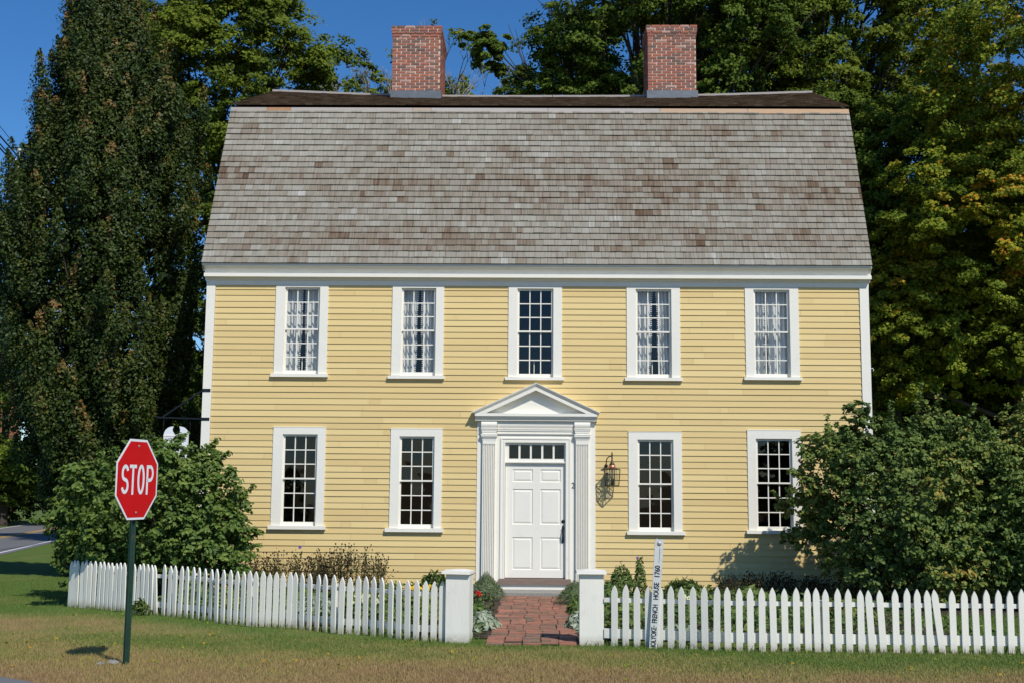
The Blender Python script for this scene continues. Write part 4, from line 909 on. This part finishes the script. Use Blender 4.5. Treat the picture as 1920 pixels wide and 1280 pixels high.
leafy('daylily', 'bright green strappy leaves between the right bush and the door pilaster', 'plant', 1.02, -1.1, (.16, .14), .55, 150, .14, 'herb', None, .12, .3, (.75, .15), shape='col')
leafy('lambs_ear', 'silver leaved low plant inside the left gate post', 'plant', -.66, -6.1, (.24, .55), .24, 300, .12, 'grey_leaf', 'silver leaved plants edging the path', .42, .7, (.5, .25))
leafy('lambs_ear', 'silver leaved low plant inside the right gate post', 'plant', .66, -6.0, (.24, .55), .24, 300, .12, 'grey_leaf', 'silver leaved plants edging the path', .42, .7, (.5, .25))
leafy('geranium', 'red flowering geranium beside the left gate post', 'plant', -.93, -3.9, (.16, .18), .30, 140, .07, 'herb', None, .8, .7, (.5, .2), flowers=('redf', 9, .042, (.9, 1.1)))
leafy('marigold', 'yellow flowers seen between pickets left of the left gate post', 'plant', -1.83, -2.5, (.28, .16), .30, 160, .05, 'herb', None, .5, .7, (.5, .2), flowers=('yellowf', 34, .03, (.85, 1.05)))
leafy('daylily', 'spiky green leaves behind the yellow flowers', 'plant', -1.7, -1.35, (.45, .2), .50, 300, .20, 'herb', None, .09, .3, (.65, .2), shape='col')
leafy('daylily', 'long green grassy leaves right of the name stake against the wall', 'plant', 2.6, -1.4, (.55, .25), .40, 420, .22, 'herb', None, .08, .3, (.6, .2), shape='col')
leafy('daylily', 'drooping pale green leaves in front of the left fence by the stop sign', 'plant', -5.72, -4.75, (.22, .10), .22, 70, .17, 'herb', None, .10, .6, (.7, .2), shape='col')
spots = [(.78, -3.9, .22, .5, .3, 'lilac', .3, 'dark leafy clump edging the right side of the brick path'), (-.85, -4.9, .2, .4, .22, 'herb', .3, 'small green clump between the red geranium and the silver leaves'), (-5.3, -3.6, .4, .35, .45, 'herb', .55, 'dull green leaves behind the leaning left picket'), (-4.6, -4.1, .4, .3, .3, 'herb', .75, 'pale green leaves behind the left fence, below the lilac edge'), (-4.3, -3.0, .5, .5, .5, 'lilac', .35, 'dark green bush between the lilac and the seed heads'), (-3.6, -3.7, .5, .6, .35, 'lilac', .4, 'dark leafy clump in front of the seed heads'),
         (-3.1, -5.0, .4, .4, .32, 'grey_leaf', .1, 'blue green low leaves in the middle of the left fence'), (-2.5, -4.6, .4, .5, .34, 'lilac', .5, 'dark green leaves left of the cream flowers'), (-1.6, -4.9, .4, .5, .36, 'herb', .45, 'green broad leaves below the yellow flowers'), (-1.35, -6.0, .3, .4, .30, 'herb', .5, 'broad green leaves against the left gate post'), (-2.0, -5.9, .4, .4, .26, 'herb', .4, 'low leaves between left pickets near the gate'),
         (1.3, -5.4, .4, .6, .34, 'lilac', .6, 'green leaves right behind the right gate post'), (2.1, -4.6, .45, .6, .32, 'herb', .45, 'leafy green clump right of the name stake'), (2.9, -5.3, .4, .6, .30, 'herb', .5, 'green clump behind the fence below the fourth lower window'), (3.7, -4.9, .4, .5, .32, 'lilac', .3, 'dark green clump in the lilac shade'), (4.5, -4.8, .45, .5, .30, 'lilacolive', .3, 'dull green clump below the rightmost lower window'),
         (2.5, -3.0, .5, .5, .36, 'lilac', .55, 'mid green clump near the wall right of the stake'), (3.5, -2.6, .5, .5, .34, 'lilac', .5, 'green clump between the wall and the pickets, left of the lilac shade'), (1.2, -3.4, .4, .5, .4, 'herb', .4, 'leafy clump below the tall bright green plant')]
for x, y, rx, ry, h, m_, tn, lb in spots:
    if 1 < x < 4 and m_ == 'lilac': m_ = 'herb'
    leafy('perennial', lb, 'plant', x, y, (rx*1.25, ry*1.2), h*1.15, 620, .11, m_, G, .5, .6, (min(.9, tn+.18), .18))
leafy('cream_flowers', 'cream flowered plant seen between the pickets of the left fence', 'plant', -2.35, -5.6, (.32, .4), .40, 420, .06, 'herb', None, .6, .6, (.5, .2), flowers=('creamf', 26, .024, (.7, 1.)))
leafy('cream_flowers', 'plant with two cream blooms just right of the name stake', 'plant', 1.95, -5.8, (.25, .25), .42, 260, .07, 'herb', None, .6, .6, (.5, .2), flowers=('creamf', 5, .04, (.85, 1.)))
leafy('silver_edging', 'silver leaves low behind the fence right of the name stake', 'plant', 1.8, -7.2, (.75, .3), .18, 320, .10, 'grey_leaf', None, .45, .7, (.35, .25))
def patchy(x, y): return (y > np.interp(x, fx, fy, left=99)+.1) & (np.abs(x) > .6) & (y < -.05) & (np.sin(x*2.3)+np.sin(y*3.1+x)+RNG.normal(0, .6, len(x)) > -.4)
n = 22000; x = RNG.uniform(-6.4, 5.6, n); y = RNG.uniform(-8, -.1, n); kp = patchy(x, y); x, y = x[kp], y[kp]
P = np.stack([x, y, GZ(y)+RNG.uniform(.02, .22, len(x))], 1); N = RNG.normal(0, .5, P.shape)+np.array([0, 0, 1])
e_ = leaf_mesh('garden_ground_cover', P, N, RNG.uniform(.05, .12, len(x)), RNG.uniform(.2, 1., len(x)), M['herb'], None, .5, .1, True); tag(e_, 'low green leaves covering the garden bed', None, None, 'stuff')

# ---------------- shrubs and trees
def branches(mb, base, tips, r0, tint=.5, sag=.12):
    for tp in tips:
        b = Vector(base); t_ = Vector(tp); m1 = b.lerp(t_, .35)+Vector((random.uniform(-.1, .1), random.uniform(-.1, .1), sag))*(t_-b).length*.4; m2 = b.lerp(t_, .7)+Vector((random.uniform(-.08, .08), random.uniform(-.08, .08), sag*.8))*(t_-b).length*.4
        mb.tube([b, m1, m2, t_], [r0, r0*.6, r0*.38, r0*.15], 5, tint)
def clumps(C0, R0, n, rmin, rmax, front=.0, lo=-1., seedz=None):
    out = []
    while len(out) < n:
        d = RNG.normal(size=3); d /= np.linalg.norm(d)
        if d[1] > front and RNG.random() < .75: continue
        if d[2] < lo: continue
        q = RNG.uniform(.45, 1.)**.5*(1+.12*math.sin(d[0]*5+R0[0])*math.cos(d[2]*6))
        out.append((np.array(C0)+d*np.array(R0)*q, RNG.uniform(rmin, rmax), d))
    return out
def crown(parent, cl, per, ls, mat, flat=.7, tintf=None, ar=.75, upw=.55, ovate=False, tsd=.13, dens=1.6):
    if not ovate: per = int(per*2.1); ls = ls*.66
    Ps, Ns, Ts = [], [], []
    for c, r, d in cl:
        S = 9; m = max(S, per//S*S); sc = rnd_unit(S); sc[:, 2] = np.abs(sc[:, 2])*np.where(RNG.random(S) < .7, 1, -1); sc = sc*RNG.uniform(.35, 1.12, (S, 1))*r*np.array([1, 1, flat*1.25])
        k_ = np.repeat(np.arange(S), m//S); m = len(k_); sr = RNG.uniform(.26, .50, S)[k_]*r
        e = rnd_unit(m); q = RNG.uniform(0, 1, m)**(1/dens); off = e*q[:, None]*sr[:, None]*np.array([1, 1, .5])
        dh = sc[:, :2]/(np.linalg.norm(sc[:, :2], axis=1, keepdims=True)+1e-6); off[:, 2] -= .38*np.sum(off[:, :2]*dh[k_], 1)
        off = off+sc[k_]
        Ps.append(c+off); Ns.append(e*.35+unit(sc)[k_]*.35+d*.25+np.array([0, -.2, upw])+RNG.normal(0, .42, (m, 3)))
        ct = RNG.normal(0, .09); base = tintf(c) if tintf else .45
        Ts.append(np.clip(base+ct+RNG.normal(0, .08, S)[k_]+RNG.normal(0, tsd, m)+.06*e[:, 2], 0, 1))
    P = np.concatenate(Ps); N = np.concatenate(Ns); T_ = np.concatenate(Ts)
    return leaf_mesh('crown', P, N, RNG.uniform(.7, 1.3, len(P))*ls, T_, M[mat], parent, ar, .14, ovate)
def tree(label, x, y, rt, spec, per, ls, mat, group=None, cat='tree', name='maple_tree', tintf=None, lean=(0, 0), nb=26, flat=.7, H=None, **k):
    z = ground_z(y)-.05; t = thing(name, label, cat, (x, y, z), group); cl = []
    for s in spec: cl += clumps(*s)
    mb = MB(); top = H or max(c[0][2] for c in cl)*.9
    pts = [Vector((x+lean[0]*s_+random.uniform(-.15, .15)*s_, y+lean[1]*s_, z+(top-z)*s_)) for s_ in (0, .03, .12, .25, .4, .6, .8, 1)]
    mb.tube(pts, [rt*1.5, rt*1.12, rt, rt*.88, rt*.7, rt*.45, rt*.25, rt*.08], 9)
    pick = [cl[i] for i in RNG.choice(len(cl), min(nb, len(cl)), replace=False)]
    for c, r, d in pick:
        s_ = min(.8, max(.26, (c[2]-z)/(top-z)*.62)); i = s_*7
        b = Vector((x+lean[0]*s_, y+lean[1]*s_, z+(top-z)*s_)); branches(mb, b, [c], rt*.34*(1-s_*.6)); 
        for q in range(3): 
            e = Vector(c)+Vector(RNG.normal(0, r*.7, 3)); mb.tube([b.lerp(Vector(c), .75), e], [rt*.07, .012], 4)
    mb.build('trunk', M['bark'], t); crown(t, cl, per, ls, mat, flat, tintf, **k); return t
def shrub(label, x, y, spec, per, ls, mat, nstem, tintf=None, name='lilac_shrub', sprigs=14, zs=.0, **k):
    z = ground_z(y); t = thing(name, label, 'shrub', (x, y, z), 'lilac shrubs inside the picket fence'); cl = []
    for s in spec: cl += clumps(*s)
    mb = MB()
    for c, r, d in [cl[i] for i in RNG.choice(len(cl), min(nstem, len(cl)), replace=False)]:
        branches(mb, (x+random.uniform(-.35, .35), y+random.uniform(-.2, .2), z), [c], .022, .5, .1)
    top = [c for c in cl if c[2][2] > .1 or c[2][0] < -.5 or c[2][0] > .5]
    sp_ = []
    for c, r, d in [top[i] for i in RNG.choice(len(top), min(sprigs, len(top)), replace=False)]:
        e = c+d*r*1.2+np.array([0, 0, RNG.uniform(.1, .75) if x < 0 else RNG.uniform(.3, 1.5)])*r; mb.tube([Vector(c), Vector(e)], [.008, .003], 4)
        for s_ in np.linspace(.3, 1, 7): sp_.append((c+(e-c)*s_, .05, d))
    mb.build('stem', M['bark'], t); crown(t, cl, per, ls, mat, .8, tintf, ovate=True, ar=.62, **k)
    if sp_:
        o = crown(t, sp_, 7, ls*.9, mat, .8, tintf, ovate=True, ar=.6); o.name = 'sprig'
    return t
shrub('rounded green lilac between the stop sign and the left corner of the house', -6.3, -2.0,
      [((-6.35, -2.0, 1.32), (1.45, 1.1, 1.08), 150, .22, .36, .2), ((-5.3, -2.2, .92), (.62, .7, .68), 38, .2, .3, .3), ((-7.3, -1.9, 1.15), (.8, .8, 1.05), 46, .22, .34, .3), ((-6.9, -2.6, .9), (.6, .5, .5), 10, .2, .3, .3), ((-6.15, -2.0, 2.15), (.75, .6, .42), 18, .18, .28, .4), ((-6.72, -4.15, 1.75), (.45, .3, .32), 12, .18, .26, .5)],  # last lobe added over the fence to shade the corner pickets
      150, .082, 'lilac', 40, lambda c: .50, sprigs=46, tsd=.16)
shrub('big olive green lilac against the right front corner of the house', 6.2, -1.9,
      [((6.3, -1.9, 1.55), (1.6, 1.1, 1.45), 190, .24, .38, .2), ((5.1, -1.7, 2.05), (.7, .6, .8), 42, .2, .3, .3), ((5.55, -1.8, 2.75), (.5, .4, .5), 13, .16, .26, .4), ((7.1, -1.9, 2.85), (.5, .4, .35), 10, .16, .26, .4), ((4.75, -1.3, 1.35), (.42, .4, .5), 14, .18, .26, .3), ((6.9, -2.4, .65), (1.5, .6, .6), 50, .2, .3, .3)],
      150, .074, 'lilacolive', 44, lambda c: .40+.12*math.sin(c[0]*3)+.10*math.sin(c[2]*4), sprigs=70, tsd=.17)
shrub('blue green and rust tinted lilac at the right end of the fence', 8.6, -2.3,
      [((8.5, -2.1, 2.7), (.6, .5, .45), 12, .18, .3, .4), ((9.6, -2.3, 2.6), (.9, .5, .6), 20, .18, .3, .4), ((8.6, -2.1, 1.7), (1.5, 1.1, 1.45), 190, .24, .40, .2), ((8.9, -2.8, 1.0), (1.3, .6, .9), 60, .24, .36, .3), ((10.3, -2., 1.6), (1.2, 1., 1.5), 80, .26, .40, .3)],
      150, .078, 'lilacolive', 30, lambda c: .42+(.33 if c[2] > 2.1 and c[0] > 8.2 else 0), sprigs=52, tsd=.17)
shrub('dark bush in the gap behind the two right lilacs', 9.5, .9, [((9.6, .9, 1.2), (2.4, 1., 1.3), 130, .3, .45, .2)], 110, .10, 'lilacolive', 10, lambda c: .2, sprigs=6, tsd=.12)
# big copper beech at the left: upright spires of small glossy leaves
def beech():
    x, y = -9.7, 3.4; t = thing('beech_tree', 'huge dark copper green beech with upright leaf spires at the left', 'tree', (x, y, -.1)); mb = MB()
    mb.tube([(x, y, -.15), (x, y, .4), (x+.1, y, 3), (x, y, 7), (x, y, 12), (x, y, 15.5)], [.42, .33, .3, .22, .12, .03], 9)
    Ps, Ns, Ts = [], [], []
    prof_ = [(.2, -10.3, -7.8), (1.2, -10.5, -7.5), (2.2, -10.9, -7.2), (3.1, -11.5, -7.05), (5.4, -12.2, -7.05), (7.5, -12.5, -7.0), (8.6, -11.8, -7.1), (9.5, -11.45, -7.3), (10.4, -11.3, -7.45), (11.5, -11.0, -8.35), (12.8, -10.7, -9.1), (14.8, -10.1, -9.7), (15.4, -9.95, -9.85)]
    pz = [p_[0] for p_ in prof_]; pL = [p_[1] for p_ in prof_]; pR = [p_[2] for p_ in prof_]
    NB = 1250
    for k in range(NB):
        z = 0.5+14.5*(RNG.random()**1.15); xc = (np.interp(z, pz, pL)+np.interp(z, pz, pR))/2; rad = (np.interp(z, pz, pR)-np.interp(z, pz, pL))/2-.22; rad = max(.08, rad)
        a = RNG.uniform(np.pi, 2*np.pi) if RNG.random() < .8 else RNG.uniform(0, np.pi)
        q = RNG.uniform(.25, 1.)**.5*(1+.10*math.sin(a*7+z*.6)); c = np.array([xc+rad*q*math.cos(a), y+min(rad, 2.6)*q*math.sin(a)*.95, z]); d = np.array([math.cos(a), math.sin(a), .2])
        hh = RNG.uniform(.25, .55) if RNG.random() < .72 else RNG.uniform(.6, 1.0); rr = RNG.uniform(.2, .36); m = 330
        s = RNG.uniform(-1, 1, m); wz = np.sqrt(np.clip(1-np.abs(s)**1.6, .02, 1))*np.where(s > 0, 1-.45*s, 1); e = rnd_unit(m); qq = RNG.uniform(0, 1, m)**.6
        P = c+np.stack([e[:, 0]*rr*wz*qq, e[:, 1]*rr*wz*qq, s*hh], 1)+np.outer(s*hh*.10, d); P[:, 2] = np.maximum(P[:, 2], .02)
        Ps.append(P); Ns.append(e*.7+d*.4+np.array([0, 0, .25])+RNG.normal(0, .4, (m, 3)))
        br_ = .30 if RNG.random() < .35 else 0
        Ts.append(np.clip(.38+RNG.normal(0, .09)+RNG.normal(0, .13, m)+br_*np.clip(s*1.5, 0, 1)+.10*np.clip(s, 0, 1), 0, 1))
        if k % 9 == 0: b = Vector((x, y, max(.6, z*.55))); branches(mb, b, [tuple(c)], .05, .5, -.1)
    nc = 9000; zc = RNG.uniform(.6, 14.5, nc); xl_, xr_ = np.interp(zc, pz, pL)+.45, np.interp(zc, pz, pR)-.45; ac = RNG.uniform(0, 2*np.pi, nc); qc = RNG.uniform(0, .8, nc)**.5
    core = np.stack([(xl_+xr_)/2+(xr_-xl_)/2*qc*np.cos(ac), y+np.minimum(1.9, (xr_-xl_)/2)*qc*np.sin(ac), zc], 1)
    leaf_mesh('filler_leaves', core, rnd_unit(nc)+np.array([0, -.6, 0]), RNG.uniform(.14, .24, nc), RNG.uniform(.1, .5, nc), M['beech'], t, .7, .1)  # big dark leaves added in the core to block light through the crown
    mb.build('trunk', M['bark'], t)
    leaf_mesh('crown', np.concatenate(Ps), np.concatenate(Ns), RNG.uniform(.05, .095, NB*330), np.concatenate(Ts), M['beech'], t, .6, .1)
beech()
GM = 'maples standing behind the house'
tree('bright green maple rising behind the dark beech and the left gable', -11.3, 19, .35, [((-10.8, 18.5, 16.2), (3.6, 3.2, 4.6), 135, .75, 1.25, .2), ((-8.9, 18, 12.5), (1.7, 1.6, 3.), 22, .6, .95, .3), ((-10.5, 18, 9), (3.2, 2.5, 3.), 34, .7, 1.1, .3), ((-14.2, 19, 17.5), (1.8, 1.6, 2.), 16, .6, .9, .3)], 400, .19, 'maple', GM, tintf=lambda c: .34)
tree('dark green maple between the two chimneys', 4.4, 17, .45, [((4.7, 17, 17.2), (4.7, 3.8, 5.6), 150, .8, 1.3, .2), ((-.6, 16, 16.3), (1.6, 1.3, .8), 9, .35, .6, .4), ((-2.0, 15.8, 16.4), (.9, .7, .4), 4, .25, .4, .4), ((.3, 16, 14.6), (1.5, 1.3, 1.2), 11, .5, .8, .4), ((1.7, 16, 12.6), (2.2, 1.8, 1.5), 22, .6, 1., .4), ((4.5, 15, 11), (3, 2, 2), 24, .7, 1.1, .4)], 420, .19, 'mapledark', GM, tintf=lambda c: .46, nb=60)
tree('tall green maple right of the right chimney', 10.2, 18.5, .5, [((9.6, 18, 17.5), (4.6, 3.6, 6.), 130, .8, 1.35, .2), ((8.5, 17, 11.5), (3.6, 2.2, 2.4), 40, .7, 1.1, .3)], 420, .19, 'maple', GM, tintf=lambda c: .40, nb=60)
tree('yellow green maple with orange tips at the right edge', 14.2, 12.0, .38, [((15.0, 11.0, 13.4), (4.2, 3.6, 4.2), 135, .7, 1.15, .2), ((12.9, 10.5, 9.2), (2.9, 2.0, 2.3), 74, .55, .9, .4), ((11.2, 11.6, 6.8), (1.9, 1.2, 2.2), 40, .5, .8, .4), ((15.2, 10.6, 6.0), (3.2, 1.6, 1.5), 46, .6, .9, .4), ((16.2, 10, 8.2), (2.2, 2, 2.5), 30, .6, .9, .4)], 480, .155, 'maplefall', GM, tintf=lambda c: .40+.22*max(0, math.sin(c[0]*1.9+1)*math.sin(c[2]*1.1))+RNG.normal(0, .05)-(.14 if c[2] < 7.5 else 0), nb=9, tsd=.19)
tree('dark maple with low boughs right behind the right gable', 11.2, 15, .42, [((10.6, 14.5, 11), (2.6, 2.2, 4.), 50, .7, 1.1, .3), ((9.9, 13.5, 6.0), (1.5, 1.5, 2.6), 26, .55, .85, .4), ((12.6, 15.5, 11.5), (2.6, 1.8, 3.2), 44, .7, 1., .4), ((10.0, 13, 3.3), (1.2, 1, .9), 8, .5, .7, .4)], 420, .17, 'mapledark', GM, tintf=lambda c: .44, H=14, nb=40)
tree('deep green maple beyond the right end of the garden', 19.5, 19, .5, [((18.5, 18, 16), (5.2, 4, 7.5), 120, .9, 1.4, .2), ((20, 16, 8), (4, 3, 3), 40, .8, 1.2, .3)], 420, .21, 'maplefall', GM, tintf=lambda c: .36, nb=50)
tree('shaded maple farther back behind the right chimney', 7.0, 27, .45, [((7.5, 26.5, 17), (7.5, 3.5, 6.5), 110, 1.1, 1.7, .2)], 420, .27, 'mapledark', GM, tintf=lambda c: .32)
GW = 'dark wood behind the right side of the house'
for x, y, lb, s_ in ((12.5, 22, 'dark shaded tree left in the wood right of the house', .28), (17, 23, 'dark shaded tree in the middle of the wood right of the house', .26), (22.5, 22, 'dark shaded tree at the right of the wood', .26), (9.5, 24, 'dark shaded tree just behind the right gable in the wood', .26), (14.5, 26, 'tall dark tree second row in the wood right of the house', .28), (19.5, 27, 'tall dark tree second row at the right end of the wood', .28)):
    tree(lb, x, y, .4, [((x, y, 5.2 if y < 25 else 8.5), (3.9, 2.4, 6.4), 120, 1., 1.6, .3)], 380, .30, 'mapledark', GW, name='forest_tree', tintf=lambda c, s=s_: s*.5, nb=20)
for x, y, rt, lb in ((11.6, 13.6, .28, 'thick forked dark trunk in the shade right of the house'),):
    tree(lb, x, y, rt, [((x, y-.2, 9.5), (1.6, 1.4, 1.6), 14, .5, .8, .4)], 200, .14, 'mapledark', GW, name='maple_tree', tintf=lambda c: .3, H=9)
# half bare tree behind the left chimney, low trees beyond the ridge, bare twigs
def bare(label, x, y, z0, h, seed, leaves, spread=.42, lm='maplefall'):
    rr = random.Random(seed); t = thing('half_bare_tree' if leaves else 'bare_tree', label, 'tree', (x, y, ground_z(y))); mb = MB(); tips = []
    def grow(p, d, L, r, lv):
        q = p+d*L; m_ = p.lerp(q, .5)+Vector((rr.gauss(0, .05), rr.gauss(0, .05), 0))*L; mb.tube([p, m_, q], [r, r*.85, r*.68], 5)
        if lv == 0: tips.append(q); return
        for k in range(rr.choice([2, 3])):
            nd = (d+Vector((rr.gauss(0, spread), rr.gauss(0, spread), rr.uniform(-.05, .28)))).normalized(); grow(q, nd, L*rr.uniform(.62, .86), r*.62, lv-1)
    grow(Vector((x, y, ground_z(y))), Vector((0, 0, 1)), z0, .16, 0) ; tips.clear()
    mb.tube([(x, y, ground_z(y)), (x, y, z0-1)], [.2, .09], 7)
    for k in range(4): grow(Vector((x, y, z0-.4*k-.6)), Vector((rr.gauss(0, .3), rr.gauss(0, .2), 1)).normalized(), h*.30, .05, 4)
    mb.build('trunk', M['twig'], t)
    if leaves:
        sel = rr.sample(tips, min(leaves, len(tips))); crown(t, [(np.array(q), rr.uniform(.15, .35), np.array([0, 0, .3])) for q in sel], 34, .15, lm, .7, lambda c: .5)
bare('half bare tree with pale branches right behind the left chimney', -3.7, 24, 16.3, 5.4, 5, 30, .34)
bare('bare twiggy tree showing left of the left chimney', -6.3, 26, 17.6, 3.6, 9, 0, .20)
bare('bare twigs beside the bright maple over the left roof', -8.5, 24, 17.2, 3.0, 12, 0, .18)
bare('pale bare tree low between the left chimney and the dark maple', -2.9, 26, 17.6, 2.3, 21, 0, .30)
for x, y, z, rx, rz, lb in ((-7.1, 30, 19.5, 1.5, 1.1, 'olive treetop showing just left of the left chimney'), (-8.9, 31, 19.4, 1.1, .9, 'small far treetop over the left part of the ridge'), (-3.7, 30, 19.2, .7, 1.2, 'yellowing treetop just right of the left chimney')):
    tree(lb, x, y, .25, [((x, y, z), (rx, 1.2, rz), 20, .35, .6, .3), ((x, y, z-2.5), (rx*1.4, 1.5, 2.2), 22, .6, .9, .3)], 130, .17, 'maplefall', 'treetops beyond the roof ridge', name='far_tree', tintf=lambda c: .42)
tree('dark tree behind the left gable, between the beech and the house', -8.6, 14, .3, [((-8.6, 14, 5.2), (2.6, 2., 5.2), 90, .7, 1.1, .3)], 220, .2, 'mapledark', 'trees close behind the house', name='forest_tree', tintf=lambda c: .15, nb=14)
# beyond the side road at the left
GL = 'trees beyond the side road'
tree('small sunlit green tree beyond the side road at the left edge', -25.5, 30, .22, [((-25.3, 29.5, 2.7), (2.4, 1.8, 1.2), 40, .6, .9, .3)], 220, .2, 'maple', GL, name='roadside_tree', tintf=lambda c: .42)
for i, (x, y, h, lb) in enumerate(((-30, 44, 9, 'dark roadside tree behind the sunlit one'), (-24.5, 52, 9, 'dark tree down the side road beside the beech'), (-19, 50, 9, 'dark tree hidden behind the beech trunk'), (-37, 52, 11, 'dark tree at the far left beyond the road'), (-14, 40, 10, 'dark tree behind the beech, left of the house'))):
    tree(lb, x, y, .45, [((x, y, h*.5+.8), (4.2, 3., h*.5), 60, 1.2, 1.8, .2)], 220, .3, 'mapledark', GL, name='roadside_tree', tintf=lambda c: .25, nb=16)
mb = MB(); t = thing('street_tree', 'dark shaded trunk of a street tree at the left edge of the frame', 'tree', (-15.9, 11.2, -.45))
mb.tube([(-15.9, 11.2, -.5), (-15.85, 11.2, .2), (-15.7, 11.2, 1.4), (-15.8, 11.2, 4)], [.42, .3, .26, .22], 10); mb.build('trunk', M['bark'], t)
crown(t, clumps((-16.8, 10.8, 6.2), (2.0, 2., 2.2), 34, .6, .9, .3), 160, .15, 'mapledark', tintf=lambda c: .3)
# brick building far left
bt = thing('brick_building', 'orange brick building far behind the beech at the left edge', 'building', (-46, 62, -.5))
mb = MB(); mb.box(-56, -38.9, 62, 66, -.6, 11.5); mb.build('wall', M['redwall'], bt)
mb = MB(); mb.prism([(61.5, 11.5), (66.5, 11.5), (64, 14)], 'x', -56.4, -38.6); mb.build('roof', M['darkshingle'], bt)
for x in (-54, -50.5, -47, -43.5, -40.6):
    for z in (1.2, 4.6, 8.0):
        mb = MB(); mb.box(x-.6, x+.6, 61.93, 61.99, z, z+2); wf = mb.build('window', M['white'], bt); mb = MB(); mb.box(x-.5, x+.5, 61.90, 61.925, z+.1, z+1.9); mb.build('glass', M['room'], wf)
for x, y, lb in ((-34, 50, 'low dark thicket across the side road at the far left'), (-27.5, 49, 'low dark thicket across the side road behind the sunlit tree'), (-21.5, 47, 'low dark thicket at the bend of the side road')):
    tree(lb, x, y, .2, [((x, y, 1.6), (3.8, 1.5, 2.2), 70, .8, 1.2, .3)], 200, .26, 'mapledark', GL, name='thicket', cat='bush', tintf=lambda c: .15, nb=8)
# utility cables at the left
def cable(label, a, b, r, sag):
    a, b = Vector(a), Vector(b); mb = MB(); n = 16
    pts = [a.lerp(b, k/n)-Vector((0, 0, sag*4*(k/n)*(1-k/n))) for k in range(n+1)]
    mb.tube(pts, r, 5); o = mb.build('utility_cable', M['cable'], None, label, loc=tuple((a+b)/2)); tag(o, cat='cable', group='utility cables at the left'); return pts

CBL = [([-12.04, -2.92, 11.42], [-15.929, 27.315, 8.3]), ([-11.911, -3.038, 10.78], [-15.665, 26.477, 8.7]), ([-11.739, -3.352, 10.47], [-15.858, 26.874, 8.65]), ([-11.722, -3.378, 10.37], [-15.892, 26.964, 8.55]), ([-12.54, 0.649, 8.76], [-12.539, 14.256, 7.2])]
cb = []
for k, (lb, r) in enumerate((('thin uppermost cable in the sky at the left edge', .008), ('thick second cable in the sky at the left edge', .02), ('third cable in the sky at the left edge', .017), ('thick fourth cable in the sky at the left edge', .02), ('lone lower cable meeting the beech at the left edge', .017))):
    cb.append(cable(lb, CBL[k][0], CBL[k][1], r, 0))
def on_cable(k, px):   # point of a cable by fraction
    a, b = cb[k][0], cb[k][-1]; return a.lerp(b, px)
it = thing('cable_spacer', 'pale insulators clamped on the cables beside the beech', 'insulator', on_cable(1, .336))
for k, s_ in ((0, .335), (1, .345), (1, .335), (2, .325), (3, .33)):
    q = on_cable(k, s_); mb = MB(); mb.blob(q, (.06, .06, .075), .5, 8, 6); mb.blob(q+Vector((.03, 0, -.05)), (.035, .035, .05), .5, 7, 5); mb.build('insulator', M['insul'], it)
mb = MB(); mb.tube([on_cable(0, .335), on_cable(1, .335), on_cable(2, .327), on_cable(3, .33)], .012, 5); mb.build('spacer_arm', M['insul'], it)
